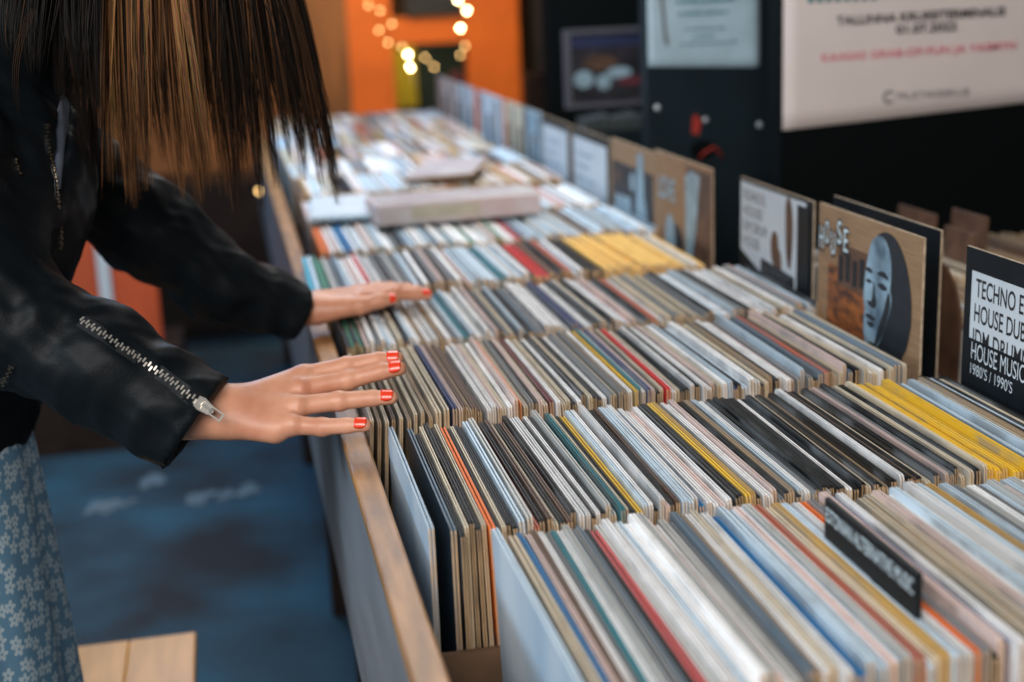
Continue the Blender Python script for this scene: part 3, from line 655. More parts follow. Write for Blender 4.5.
a = on_y(pst, 889, 97, 2.589); mb = MB(); mb.tube([a+Vector((.0105*math.cos(t_), 0, .0105*math.sin(t_))) for t_ in np.linspace(.6, 5.6, 18)], .0022, 6).build('ring_logo', M['greyink'], pst)
mb = MB()
for k, px in enumerate(range(808, 878, 9)):
    q = on_y(pst, px, -.5-(k*.4), 2.589); mb.box(q.x, q.x+.011, q.y-.0006, q.y, q.z-.006, q.z+.03)
mb.build('teal_lettering', M['tealink'], pst)
# framed picture beyond the panel
fr = empty('framed_picture', (1.085, 4.0, 1.05), 'grey-framed dark picture leaning in the shadow beyond the slate panel', 'picture')
z0, z1 = .005, .225
f = MB(); f.box(-.125, .16, 0, .02, z0, z0+.012); f.box(-.125, .16, 0, .02, z1-.012, z1); f.box(-.125, -.108, 0, .02, z0+.012, z1-.012); f.box(.143, .16, 0, .02, z0+.012, z1-.012)
M['frame'] = mat('grey_frame', (.10, .10, .125), .4)
f.build('frame', M['frame'], fr)
M['dimpic'] = mat('dim_photo', (.035, .03, .04), .5, noise=.7, nscale=14, col2=(.006, .006, .012))
MB().box(-.108, .143, .008, .016, z0+.012, z1-.012).build('photo', M['dimpic'], fr)
for (cx, cz, rx, rz_, mt) in ((-.07, .085, .03, .025, 'bluewhite'), (-.01, .075, .022, .022, 'bluewhite'), (.035, .10, .038, .016, 'bluewhite'), (.07, .075, .04, .014, 'maroon'), (-.02, .13, .05, .02, 'photobrown'), (.05, .045, .05, .014, 'ink')):
    MB().prism(oval(cx, cz, rx, rz_, 16), .001, M=face_neg_y(0, .0078, 0)).build('photo_detail', M[mt], fr)
MB().box(-.108, .143, .0068, .0078, .175, .205).build('photo_detail', mat('night_blue', (.02, .03, .09), .5), fr)
cr_ = empty('disc_crate', (1.10, 3.86, .0), 'dark ribbed disc crate in the shadow under the framed picture', 'crate')
mb = MB(); mb.box(-.13, .13, 0, .14, 0, 1.0, b=.004); mb.build('crate_body', M['panel'], cr_)
M['dimcase'] = mat('dim_disc_case', (.07, .085, .09), .3)
for k in range(9): MB().box(-.12+k*.027, -.12+k*.027+.018, -.004, .10, 1.0, 1.035+.004*(k % 3)).build('disc_case', M['dimcase'], cr_)
# hanging textile right of the orange partition
tx = MB(); n_ = 26
fr_ = []; bk_ = []
for j in range(2):
    for i in range(n_): u = i/(n_-1); fr_.append(Vector((1.43+u*.22, 6.60+.02*math.sin(u*24), (1.0, 2.4)[j])))
vs = fr_+[v+Vector((0, .006, 0)) for v in fr_]; fs = []
for i in range(n_-1): fs += [(i, i+1, n_+i+1, n_+i), (2*n_+i, 3*n_+i, 3*n_+i+1, 2*n_+i+1), (i, 2*n_+i, 2*n_+i+1, i+1)]
tx.add(vs, fs); o = tx.build('hanging_textile', M['textile'], smooth=True); setp(reloc(o, (1.54, 6.6, 1.0)), 'brown striped textile hanging beside the orange partition', 'textile')
st = MB().box(1.40, 1.66, 6.62, 6.72, 0, .99, b=.004); o = st.build('dark_cabinet', M['darkwood']); setp(reloc(o, (1.53, 6.67, 0)), 'dark cabinet standing under the hanging textile', 'cabinet')
# behind the hatch
r = empty('locker', (1.11, 8.9, 0), 'dark green locker with a yellow door seen through the hatch', 'locker')
MB().box(-.085, .085, 0, .4, 0, 1.10, b=.005).build('body', M['darkgreen'], r); MB().box(-.075, .075, -.014, 0, .68, 1.055, b=.003).build('door', M['yellow'], r)['label'] = 'bright yellow door'; MB().box(.05, .06, -.03, -.014, .82, .90, b=.002).build('handle', M['metal'], r)
o = MB().box(1.22, 1.8, 9.2, 9.25, 0, 2.2, b=.005).build('door_1', M['darkgreen']); o['kind'] = 'structure'
o = MB().tube([(1.40, 8.7, .0), (1.40, 8.7, .60), (1.41, 8.7, .78), (1.40, 8.7, .90)], [.13, .11, .09, .02], 12).build('draped_cloth', M['maroon'], smooth=True); setp(reloc(o, (1.40, 8.7, 0)), 'dark maroon cloth bundle seen through the hatch', 'cloth')
o = MB().box(1.02, 1.34, 7.95, 7.985, 1.255, 1.42, b=.004).build('sign_board', M['hairink']); setp(reloc(o, (1.18, 7.97, 1.255)), 'dark board hung above the hatch of the orange partition', 'board')
# string lights round the hatch
sl_ = empty('string_lights', (1.18, 7.6, 1.2), 'warm string lights looped round the hatch in the orange partition', 'lights')
lp = [(408, 54.6, 1), (410, 67.5, 1), (460.5, 28, 1), (467, 10.5, 1), (458, 0, 1), (425, 57.4, 0), (380, 10.5, 0), (392, 24, 0), (388, 42.6, 0), (465, 45.7, 0), (460.5, 55, 0), (368, 5, 0), (402, 47, 0), (434, 67, 0), (379, 30, 0)]
for k, (px, py, b) in enumerate(lp):
    q = at(px, py, 7.55)-Vector(sl_.location); rr = (.0085 if k < 5 else .007)
    MB().sphere(q, rr, 10).build('bulb', M['bulb' if b else 'bulbdim'], sl_, smooth=True)
    MB().tube([q+Vector((0, 0, rr*.8)), q+Vector((0, 0, rr+.012))], .004, 6).build('socket', M['ink'], sl_)
order = [11, 6, 14, 7, 8, 12, 0, 1, 5, 13, 10, 9, 2, 3, 4]
pts = []
for a_, b_ in zip(order[:-1], order[1:]):
    A = at(*lp[a_][:2], 7.55)-Vector(sl_.location)+Vector((0, 0, .018)); B_ = at(*lp[b_][:2], 7.55)-Vector(sl_.location)+Vector((0, 0, .018))
    for t_ in (0, .33, .66): pts.append(A.lerp(B_, t_)+Vector((0, .012, -.02*math.sin(t_*PI))))
MB().tube(pts, .0015, 5).build('wire', M['ink'], sl_)
# a lone bulb glinting low behind the hair
r = empty('hanging_bulb', (.19, 5.2, .80), 'single warm bulb glowing behind the ends of the hair', 'lamp')
q = at(259, 191, 5.2); r.location = q; MB().sphere((0, 0, 0), .008, 10).build('bulb', M['bulbdim'], r, smooth=True); MB().tube([(0, 0, .007), (0, 0, .03), (.0, .0, .3)], .002, 6).build('cord', M['ink'], r)

# ------------------------------------------------------------------ floor-level furniture on the left
r = empty('wooden_stool', (-.29, 2.12, 0), 'pale beech stool with a plank top on the blue floor beside the dress', 'stool')
hz = .372
for k, (a_, b_) in enumerate(((-.20, -.055), (-.054, .055), (.056, .165))):
    MB().box(a_, b_, -.17, .165, hz-.028, hz, b=.003).build('seat_plank', M['stoolwood'], r)
for x in (-.17, .135):
    for y in (-.14, .13): MB().box(x-.016, x+.016, y-.016, y+.016, 0, hz-.029, b=.002).build('leg', M['stoolwood'], r)
for y in (-.14, .13): MB().box(-.153, .118, y-.01, y+.01, .12, .15).build('stretcher', M['stoolwood'], r)
# dark cupboard, orange boards, pale upright seen between the arms
r = empty('low_cupboard', (-.1, 6.0, 0), 'dark low cupboard far behind the arms on the blue floor', 'cupboard')
MB().box(-.45, .33, 0, .4, .02, .66, b=.006).build('body', M['darkwood'], r)
for x in (-.25, .13): MB().box(x-.18, x+.18, -.012, -.001, .06, .62, b=.004).build('door', M['darkwood'], r); MB().sphere((x+.14, -.02, .42), .012, 8).build('knob', M['metal'], r, smooth=True)
r = empty('orange_board', (-.46, 4.6, 0), 'orange-red painted board seen between the two leather sleeves', 'board')
MB().box(-.30, .02, 0, .03, .33, .80, b=.003).build('panel', M['orangedark'], r); MB().box(.062, .20, .01, .04, .33, .80, b=.003).build('panel', M['orangedark'], r)
MB().box(-.50, .26, -.05, .25, 0, .325, b=.004).build('plinth', M['darkwood'], r)
MB().box(.022, .060, -.012, .02, .33, .80, b=.003).build('upright', M['white'], r)['label'] = 'pale white upright'
# marks on the floor
for k, (ax, ay, bx, by, lab) in enumerate(((565, 500, 600, 500, ''),)): pass
def smudge(px, py, n_, L_, lab):
    q = CAM + (at(px, py, 1)-CAM)*(CAM.z/(CAM.z-at(px, py, 1).z)); mb = MB(); rr_ = random.Random(int(px))
    for k in range(n_):
        cx = (k-n_/2)*L_/n_+rr_.uniform(-.01, .01); cy = rr_.uniform(-.03, .03); w = rr_.uniform(.012, .03); h_ = rr_.uniform(.02, .07); pl = []
        for i in range(10): a_ = 2*PI*i/10; s_ = rr_.uniform(.6, 1.1); pl.append((cx+w*s_*math.cos(a_), cy+h_*s_*math.sin(a_)))
        mb.prism(pl, .0006, M=Matrix.Translation((0, 0, .0003+k*.0007)))
    o = mb.build('floor_mark', M['smudge'], loc=(q.x, q.y, 0)); setp(o, lab, 'floor mark')
smudge(230, 494, 8, .20, 'pale scuffed paint mark on the blue floor nearer the bin')
smudge(115, 507, 6, .16, 'dim pale scuff on the floor below the leather cuff')
smudge(153, 481, 3, .06, 'small pale spot on the floor just under the cuff tip')
# trestle under the bin
r = empty('trestle', (.20, 3.3, 0), 'dark wooden trestle standing on the floor under the far bin', 'trestle')
MB().box(-.055, -.015, -.22, -.16, 0, .597, b=.003).build('leg', M['darkwood'], r); MB().box(-.055, -.015, .9, .96, 0, .597, b=.003).build('leg', M['darkwood'], r); MB().box(-.052, -.02, -.158, .898, .30, .36).build('stretcher', M['darkwood'], r)

# ------------------------------------------------------------------ implicit surfaces for the body and the jacket
class Field:
    def __init__(s, lo, hi, h):
        s.lo = np.array(lo, float); s.h = h; s.n = np.ceil((np.array(hi)-s.lo)/h).astype(int)+1
        ax = [(s.lo[i]+np.arange(s.n[i])*h).astype(np.float32) for i in range(3)]
        s.X, s.Y, s.Z = ax[0][:, None, None], ax[1][None, :, None], ax[2][None, None, :]
        s.d = np.full(s.n, 9.0, np.float32)
    def cap(s, a, b, ra, rb, sq=(1, 1, 1)):
        a = np.array(a, np.float32); b = np.array(b, np.float32); q = np.array(sq, np.float32); ba = (b-a)/q
        px, py, pz = (s.X-a[0])/q[0], (s.Y-a[1])/q[1], (s.Z-a[2])/q[2]
        t = np.clip((px*ba[0]+py*ba[1]+pz*ba[2])/max(1e-9, float(ba@ba)), 0, 1)
        return (np.sqrt((px-ba[0]*t)**2+(py-ba[1]*t)**2+(pz-ba[2]*t)**2)-(ra+(rb-ra)*t)).astype(np.float32)
    def add(s, d, k=.01):
        h = np.clip(.5+.5*(s.d-d)/k, 0, 1); s.d = (s.d*(1-h)+d*h-k*h*(1-h)).astype(np.float32)
    def cut(s, d, k=.003):
        h = np.clip(.5-.5*(s.d+d)/k, 0, 1); s.d = (s.d*(1-h)+(-d)*h+k*h*(1-h)).astype(np.float32)
    def sample(s, p):
        i = (np.array(p)-s.lo)/s.h; i0 = np.floor(i).astype(int)
        if (i0 < 0).any() or (i0 >= s.n-1).any(): return 1.0
        f = i-i0; v = s.d[i0[0]:i0[0]+2, i0[1]:i0[1]+2, i0[2]:i0[2]+2]
        v = v[0]*(1-f[0])+v[1]*f[0]; v = v[0]*(1-f[1])+v[1]*f[1]; return float(v[0]*(1-f[2])+v[1]*f[2])
    def normal(s, p):
        e = s.h; g = np.array([s.sample(np.array(p)+np.eye(3)[i]*e)-s.sample(np.array(p)-np.eye(3)[i]*e) for i in range(3)])
        return Vector(g/np.linalg.norm(g))
    def hit(s, px, py, start=.9):
        d = (at(px, py, 1)-CAM).normalized(); t = start
        for _ in range(900):
            v = s.sample(CAM+d*t)
            if v < 0: return CAM+d*t
            t += min(.02, max(.0015, v*.5)) if v < .9 else .02
        return CAM+d*t
    def surface(s):
        """naive surface nets"""
        D = s.d; ins = D < 0; nx, ny, nz = D.shape
        acc = np.zeros((nx-1, ny-1, nz-1, 3), np.float32); cnt = np.zeros((nx-1, ny-1, nz-1), np.int16)
        c = [(i, j, k) for i in (0, 1) for j in (0, 1) for k in (0, 1)]
        sl = lambda o: tuple(slice(o[i], D.shape[i]-1+o[i]) for i in range(3))
        for a in c:
            for ax in range(3):
                if a[ax]: continue
                b = list(a); b[ax] = 1; A, B_ = D[sl(a)], D[sl(b)]; m_ = (A < 0) != (B_ < 0)
                if not m_.any(): continue
                t = np.where(m_, A/np.where(m_, A-B_, 1), 0)
                for k in range(3): acc[..., k] += np.where(m_, a[k]+(t if k == ax else 0), 0)
                cnt += m_
        act = cnt > 0; idx = np.full(act.shape, -1, np.int64); ii = np.argwhere(act); idx[act] = np.arange(len(ii))
        V = s.lo+(ii+acc[act]/cnt[act][:, None])*s.h
        Fs = []
        for ax in range(3):
            u, v = [(1, 2), (2, 0), (0, 1)][ax]
            sa = [slice(None)]*3; sb = [slice(None)]*3; sa[ax] = slice(0, -1); sb[ax] = slice(1, None)
            A = ins[tuple(sa)]; B_ = ins[tuple(sb)]
            e = np.argwhere(A != B_); ok = (e[:, u] > 0) & (e[:, v] > 0) & (e[:, u] < D.shape[u]-1) & (e[:, v] < D.shape[v]-1); e = e[ok]
            if not len(e): continue
            fl = A[tuple(e.T)]
            def g(du, dv): q = e.copy(); q[:, u] += du; q[:, v] += dv; return idx[tuple(q.T)]
            q = np.stack([g(-1, -1), g(0, -1), g(0, 0), g(-1, 0)], 1); q[~fl] = q[~fl][:, ::-1]; Fs.append(q)
        return V, np.concatenate(Fs)
def np_mesh(name, parts, mt, parent, smooth=True):
    V = []; Fq = []; n = 0
    for v, f in parts: V.append(v); Fq.append(f+n); n += len(v)
    V = np.concatenate(V); Fq = np.concatenate(Fq); me = bpy.data.meshes.new(name)
    me.vertices.add(len(V)); me.vertices.foreach_set('co', V.astype(np.float32).ravel())
    me.loops.add(Fq.size); me.loops.foreach_set('vertex_index', Fq.astype(np.int32).ravel())
    me.polygons.add(len(Fq)); me.polygons.foreach_set('loop_start', np.arange(0, Fq.size, 4, dtype=np.int32)); me.polygons.foreach_set('loop_total', np.full(len(Fq), 4, np.int32))
    me.polygons.foreach_set('use_smooth', np.ones(len(Fq), bool)); me.update(calc_edges=True); me.validate()
    me.materials.append(mt); o = bpy.data.objects.new(name, me); C.objects.link(o)
    if parent: o.parent = parent; me.transform(Matrix.Translation(-Vector(parent.location)))
    return o
PER = Vector((-.42, 1.75, 0))
person = empty('person', PER, 'person in a black leather jacket and blue floral dress flipping through records, red nails', 'person')

# --- hands
def hand(fld, wrist, fingers, thumb, palm_extra, fore, k=.006):
    for (a, b, ra, rb) in fore: fld.add(fld.cap(a, b, ra, rb), .012)
    for f in fingers:
        mcp = f[0]; fld.add(fld.cap(wrist + (mcp-wrist)*.10, mcp, .0145, .0108), .014)
    for (a, b, ra, rb) in palm_extra: fld.add(fld.cap(a, b, ra, rb), .014)
    for f, rad in zip(fingers, ((.0118, .0106, .0092, .0077), (.0122, .0110, .0095, .0080), (.0119, .0107, .0092, .0077), (.0111, .0097, .0085, .0071))):
        tmp = np.full(fld.d.shape, 9., np.float32); sv = fld.d; fld.d = tmp
        for i in range(3): fld.add(fld.cap(f[i], f[i+1], rad[i]*.97, rad[i+1]), .003)
        fld.add(fld.cap(f[1], f[1]+Vector((.0005, 0, 0)), rad[1]*1.01, rad[1]*1.01), .004)
        one = fld.d; fld.d = sv; fld.add(one, k)
    if thumb:
        for i in range(len(thumb)-1): fld.add(fld.cap(thumb[i][0], thumb[i+1][0], thumb[i][1], thumb[i+1][1]), .008)
# near (right) hand, rolled so that its back faces the camera
A = at
nW = A(232, 411, 1.525)
nF = [[A(304, 376, 1.555), A(347, 366, 1.553), A(379, 360, 1.548), A(397, 358.5, 1.543)],
      [A(300, 389, 1.535), A(348, 380, 1.537), A(382, 371.5, 1.533), A(399.5, 368.5, 1.528)],
      [A(297, 406, 1.512), A(339, 401, 1.512), A(373, 398, 1.507), A(391, 397.5, 1.502)],
      [A(292, 425, 1.492), A(322, 427, 1.482), A(348, 425.5, 1.472), A(365, 425, 1.466)]]
nT = [(A(250, 402, 1.555), .013), (A(290, 392, 1.585), .0115), (A(322, 390, 1.60), .0095), (A(345, 391, 1.605), .0075)]
f1 = Field((-.16, 1.41, .90), (.20, 1.66, 1.09), .0017)
hand(f1, nW, nF, nT, [(A(222, 421, 1.515), A(275, 432, 1.495), .0165, .0130), (A(238, 402, 1.535), A(300, 379, 1.555), .0150, .0105), (A(232, 416, 1.52), A(290, 414, 1.512), .015, .011)],
     [(A(236, 411, 1.525), A(200, 412, 1.53), .0225, .0255), (A(228, 402, 1.53), A(190, 395, 1.53), .019, .022), (A(226, 420, 1.52), A(180, 418, 1.53), .019, .024)])
for kn in (nF[0][0], nF[1][0], nF[2][0], nF[3][0]):
    f1.add(f1.cap(kn+Vector((0, -.0045, .003)), kn+Vector((-.004, -.0045, .003)), .0078, .0060), .008)
# far (left) hand, seen edge-on from the thumb side
gW = A(312, 308, 2.05)
gF = [[A(364, 298, 2.050), A(395, 294, 2.055), A(417, 294, 2.058), A(428, 295, 2.058)],
      [A(364, 295, 2.073), A(396, 291, 2.082), A(416, 291.5, 2.085), A(427, 293.5, 2.085)],
      [A(361, 293, 2.095), A(390, 289, 2.108), A(408, 289, 2.11), A(418, 291, 2.11)],
      [A(356, 292, 2.115), A(378, 288, 2.13), A(392, 287.5, 2.135), A(402, 289, 2.135)]]
gT = [(A(328, 312, 2.03), .014), (A(360, 306, 2.015), .0125), (A(380, 300.5, 2.015), .0100), (A(393, 299.5, 2.018), .0078)]
f2 = Field((-.02, 1.93, .90), (.31, 2.20, 1.06), .0019)
hand(f2, gW, gF, gT, [(A(318, 311, 2.035), A(350, 303, 2.03), .0175, .0135), (A(316, 306, 2.07), A(362, 296, 2.085), .016, .0115)],
     [(A(316, 309, 2.05), A(285, 312, 2.04), .0225, .0255), (A(314, 305, 2.065), A(280, 305, 2.05), .019, .022)])
handparts = [f1.surface(), f2.surface()]
# --- rest of the body (inside the clothes, head above the picture)
fb = Field((-.75, 1.40, 0.0), (.22, 2.12, 1.74), .0125)
hips, chest, neck0, head = Vector((-.44, 1.755, .92)), Vector((-.31, 1.755, 1.25)), Vector((-.24, 1.765, 1.36)), Vector((-.06, 1.79, 1.545))
fb.add(fb.cap(hips, hips+Vector((.03, 0, .12)), .145, .115, (.85, 1.15, 1)), .05)
fb.add(fb.cap(hips+Vector((.03, 0, .12)), chest, .11, .12, (.80, 1.2, 1)), .06)
fb.add(fb.cap(chest, neck0, .10, .055, (.9, 1.3, 1)), .05)
fb.add(fb.cap(neck0, head-Vector((.04, 0, .05)), .052, .050), .03)
fb.add(fb.cap(Vector((-.33, 1.61, 1.29)), Vector((-.33, 1.60, 1.30)), .06, .06), .04)
fb.add(fb.cap(Vector((-.30, 1.93, 1.28)), Vector((-.30, 1.93, 1.28)), .06, .06), .04)
nSh, nEl = Vector((-.34, 1.60, 1.29)), A(8, 324, 1.57)
fSh, fEl = Vector((-.27, 1.94, 1.26)), A(150, 230, 1.99)
fb.add(fb.cap(nSh, nEl, .045, .036), .02); fb.add(fb.cap(nEl, A(200, 412, 1.53), .036, .026), .015)
fb.add(fb.cap(fSh, fEl, .045, .034), .02); fb.add(fb.cap(fEl, A(285, 312, 2.04), .034, .026), .015)
for s_ in (-1, 1):
    hp = hips+Vector((0, .085*s_, -.02)); kn = Vector((-.41, 1.755+.09*s_, .49)); an = Vector((-.46, 1.755+.095*s_, .09))
    fb.add(fb.cap(hp, kn, .088, .056), .03); fb.add(fb.cap(kn, an, .054, .036), .02); fb.add(fb.cap(an-Vector((.02, 0, .04)), an+Vector((.15, 0, -.06)), .034, .028), .02)
headp = []
fh = Field((-.24, 1.62, 1.38), (.14, 1.96, 1.72), .005)
fd = Vector((.80, 0, -.60)); upv = Vector((.60, 0, .80))   # the way she looks: down at the records
fh.add(fh.cap(head-fd*.02+upv*.02, head-fd*.045+upv*.025, .088, .085, (1, .88, 1)), .03)
fh.add(fh.cap(head+fd*.03-upv*.02, head+fd*.045-upv*.085, .062, .034, (1, .9, 1)), .035)
fh.add(fh.cap(head+fd*.085+upv*.00, head+fd*.108-upv*.035, .008, .012), .012)
fh.add(fh.cap(head+fd*.088-upv*.062+Vector((0, -.016, 0)), head+fd*.088-upv*.062+Vector((0, .016, 0)), .007, .007), .006)
fh.add(fh.cap(head+fd*.086-upv*.073+Vector((0, -.013, 0)), head+fd*.086-upv*.073+Vector((0, .013, 0)), .008, .008), .006)
fh.add(fh.cap(head+fd*.072+upv*.018+Vector((0, -.04, 0)), head+fd*.072+upv*.018+Vector((0, .04, 0)), .017, .017), .012)
for s_ in (-1, 1):
    fh.cut(fh.cap(head+fd*.100+upv*.000+Vector((0, .032*s_, 0)), head+fd*.100+upv*.000+Vector((0, .036*s_, 0)), .015, .015), .01)
    fh.add(fh.cap(head-fd*.01+upv*.01+Vector((0, .082*s_, 0)), head-fd*.01-upv*.03+Vector((0, .078*s_, 0)), .011, .007, (1, .6, 1)), .006)
fh.add(fh.cap(head-Vector((.03, 0, .04)), neck0+Vector((.05, 0, .03)), .05, .05), .03)
handparts += [fb.surface(), fh.surface()]
body = np_mesh('body', handparts, M['skin'], person)
for s_ in (-1, 1):
    q = head+fd*.083+Vector((0, .033*s_, 0))-Vector(person.location)
    MB().sphere(q, .012, 14).build('eye', mat('eye_white', (.8, .78, .75), .2), person, smooth=True)
    MB().sphere(q+fd*.0075, .0065, 10).build('iris', mat('dark_iris', (.03, .02, .01), .1), person, smooth=True)

# --- nails: curved plates lying on the back of each fingertip
def nail(p0, p1, nrm, w, L_, base_r, lab):
    ax = (p1-p0).normalized(); nn = (nrm-ax*nrm.dot(ax)).normalized(); sd = ax.cross(nn)
    mb = MB(); vs = []; U, V_ = 9, 9; c = p1-ax*.0035
    for s in (0, 1):
        for j in range(V_):
            v = j/(V_-1); wj = w*(.86+.14*math.sin(PI*min(1, v*1.3)))*(1 if v < .75 else math.sqrt(max(.15, 1-((v-.75)/.27)**2)))
            for i in range(U):
                u = (i/(U-1)-.5)*2; ang = u*1.05*wj/w
                rr = base_r+.0007-(.0006 if s else 0)
                vs.append(c+ax*((v-.5)*L_)+nn*(rr*math.cos(ang)-.0004*(v*v)*2)+sd*(rr*math.sin(ang)))
    fs = []; k = U*V_
    for j in range(V_-1):
        for i in range(U-1): a = j*U+i; fs += [(a, a+1, a+U+1, a+U), (k+a, k+a+U, k+a+U+1, k+a+1)]
    for i in range(U-1): fs += [(i, k+i, k+i+1, i+1), ((V_-1)*U+i, (V_-1)*U+i+1, k+(V_-1)*U+i+1, k+(V_-1)*U+i)]
    for j in range(V_-1): a = j*U; b = a+U-1; fs += [(a, a+U, k+a+U, k+a), (b, k+b, k+b+U, b+U)]
    mb.add([v-Vector(person.location) for v in vs], fs); o = mb.build('nail', M['nail'], person, smooth=True); o['label'] = lab
nn = Vector((-.05, -.62, .78))
for f, r_, nm in zip(nF, (.0086, .0089, .0085, .0080), ('index', 'middle', 'ring', 'little')): nail(f[2], f[3], nn, .0115, .0135, r_, f'glossy red nail of the {nm} finger, near hand')
nail(gF[0][2], gF[0][3], Vector((0, -.35, .94)), .012, .013, .0085, 'glossy red nail of the index finger, far hand')
for f, nm in zip(gF[1:], ('middle', 'ring', 'little')): nail(f[2], f[3], Vector((0, 0, 1)), .010, .012, .0068, f'red nail of the {nm} finger, far hand')
nail(gT[2][0], gT[3][0], Vector((.1, -.75, .66)), .010, .0125, .0082, 'red thumbnail of the far hand')
nail(nT[2][0], nT[3][0], Vector((0, .2, .97)), .010, .012, .0078, 'red thumbnail of the near hand')

# --- leather jacket
fj = Field((-.72, 1.36, .76), (.14, 2.16, 1.50), .0046)
def wob(fld, amp, f, seed):
    r_ = np.random.default_rng(seed); out = np.zeros(fld.d.shape, np.float32)
    for k in range(5):
        d = r_.normal(size=3); d /= np.linalg.norm(d); fr = f*r_.uniform(.6, 1.6)
        out += np.sin((fld.X*d[0]+fld.Y*d[1]+fld.Z*d[2])*fr+r_.uniform(0, 6)+1.3*np.sin((fld.X*d[1]-fld.Y*d[2]+fld.Z*d[0])*fr*.6)).astype(np.float32)
    return out*amp/5
hip_j = Vector((-.42, 1.755, .90)); ch_j = Vector((-.305, 1.76, 1.22))
fj.add(fj.cap(hip_j, ch_j, .150, .152, (.95, 1.22, 1)), .03)
fj.add(fj.cap(ch_j, Vector((-.27, 1.765, 1.34)), .14, .085, (.95, 1.35, 1)), .04)
fj.add(fj.cap(Vector((-.26, 1.765, 1.37)), Vector((-.21, 1.77, 1.45)), .085, .092), .03)
fj.add(fj.cap(nSh, nSh+Vector((0, 0, .01)), .085, .085), .05); fj.add(fj.cap(fSh, fSh, .078, .078), .05)
nC = A(197, 424, 1.525); nM = A(97, 362, 1.545)
fj.add(fj.cap(nSh, nEl+Vector((-.01, 0, .02)), .078, .068), .04)
fj.add(fj.cap(nEl, nM, .068, .060), .03); fj.add(fj.cap(nM, nC+(nC-nM).normalized()*.05, .060, .062), .02)
fC = A(298, 314, 2.045); fM = A(212, 279, 2.01)
fj.add(fj.cap(fSh, fEl, .076, .060), .04); fj.add(fj.cap(fEl, fM, .060, .055), .03); fj.add(fj.cap(fM, fC+(fC-fM).normalized()*.05, .054, .040), .02)
fj.d += wob(fj, .0062, 75, 3)+wob(fj, .0032, 170, 5)
for (c, m_, r0, cutn) in ((nC, nM, .058, (A(236, 378, 1.525)-A(172, 472, 1.525)).normalized()), (fC, fM, .038, None)):
    ax = (c-m_).normalized(); fj.cut(fj.cap(m_+ax*.04, c+ax*.09, r0*.6, r0*1.0), .003)
    pn = ax
    if cutn is not None:   # the cuff plane follows the slanted cuff edge
        pn = cutn.cross(Vector((0.1, 1, -.25))).normalized(); pn = pn if pn.dot(ax) > 0 else -pn
    pl = ((fj.X-c.x)*pn.x+(fj.Y-c.y)*pn.y+(fj.Z-c.z)*pn.z).astype(np.float32)
    reg = (np.sqrt((fj.X-c.x)**2+(fj.Y-c.y)**2+(fj.Z-c.z)**2) < .13)
    fj.d = np.where(reg, np.maximum(fj.d, pl), fj.d).astype(np.float32)
pl = (.845-fj.Z).astype(np.float32); fj.d = np.maximum(fj.d, pl+0*fj.d)
# opening of the jacket front where the dress shows
pA, pB, pC_ = fj.hit(68, 101), fj.hit(64, 140), fj.hit(60, 188)
fj.cut(fj.cap(pA, pB, .010, .014), .003); fj.cut(fj.cap(pB, pC_, .014, .006), .003)
jacket = np_mesh('leather_jacket', [fj.surface()], M['leather'], person); jacket['label'] = 'black leather biker jacket with silver zips'
JL = Vector(person.location)
def zipline(px_pts, w, tooth, name='zipper', mt='metal', tape=True, lab=None, lift=.001):
    P_ = [fj.hit(*q) for q in px_pts]; path = []
    for a, b in zip(P_[:-1], P_[1:]):
        n_ = max(2, int((b-a).length/tooth)); path += [a.lerp(b, i/n_) for i in range(n_)]
    path.append(P_[-1]); mb = MB(); tb = []
    for i, p_ in enumerate(path[:-1]):
        t_ = (path[i+1]-p_).normalized(); n_ = fj.normal(p_); n_ = (n_-t_*n_.dot(t_)).normalized(); s_ = t_.cross(n_); q = p_+n_*lift
        sgn = 1 if i % 2 else -1
        Mx = Matrix((t_, s_, n_)).transposed().to_4x4(); Mx.translation = q+s_*(w*.28*sgn)-JL
        mb.box(-tooth*.30, tooth*.30, -w*.5, w*.5, 0, .0016, M=Mx)
        tb.append((q-JL-n_*.0006, s_))
    o = mb.build(name, M[mt], jacket); o.parent = jacket
    if lab: o['label'] = lab
    if tape:
        tv = []; tf = []
        for i, (q, s_) in enumerate(tb): tv += [q-s_*w*1.5, q+s_*w*1.5]
        for i in range(len(tb)-1): tf.append((2*i, 2*i+1, 2*i+3, 2*i+2))
        t_ = MB().add(tv, tf).build('zip_tape', M['ink'], jacket); sm = t_.modifiers.new('s', 'SOLIDIFY'); sm.thickness = .001
    return path, P_
path, P_ = zipline([(81, 321), (100, 333), (120, 347), (140, 360), (160, 373.5), (178, 387), (192, 398), (203, 406)], .0056, .0034, lab='silver cuff zip', lift=.0015)
tdir = (P_[-1]-P_[-2]).normalized(); nrm = fj.normal(P_[-1]); nrm = (nrm-tdir*nrm.dot(tdir)).normalized(); sdir = tdir.cross(nrm)
Mx = Matrix((tdir, sdir, nrm)).transposed().to_4x4(); Mx.translation = P_[-1]+nrm*.0025-JL
sd_ = MB(); sd_.prism([(-.010, -.006), (-.010, .006), (-.004, .0075), (.008, .0055), (.012, .0), (.008, -.0055), (-.004, -.0075)], .0035, M=Mx)
sd_.box(-.004, .006, -.0018, .0018, .0035, .0065, M=Mx); sd_.build('zip_slider', M['metal'], jacket)
pd = (A(222, 421, 1.47)-A(206, 410, 1.47)).normalized(); pn_ = Vector((0, -1, .2)); pn_ = (pn_-pd*pn_.dot(pd)).normalized(); ps = pd.cross(pn_)
Mx = Matrix((pd, ps, pn_)).transposed().to_4x4(); Mx.translation = P_[-1]+nrm*.007-JL
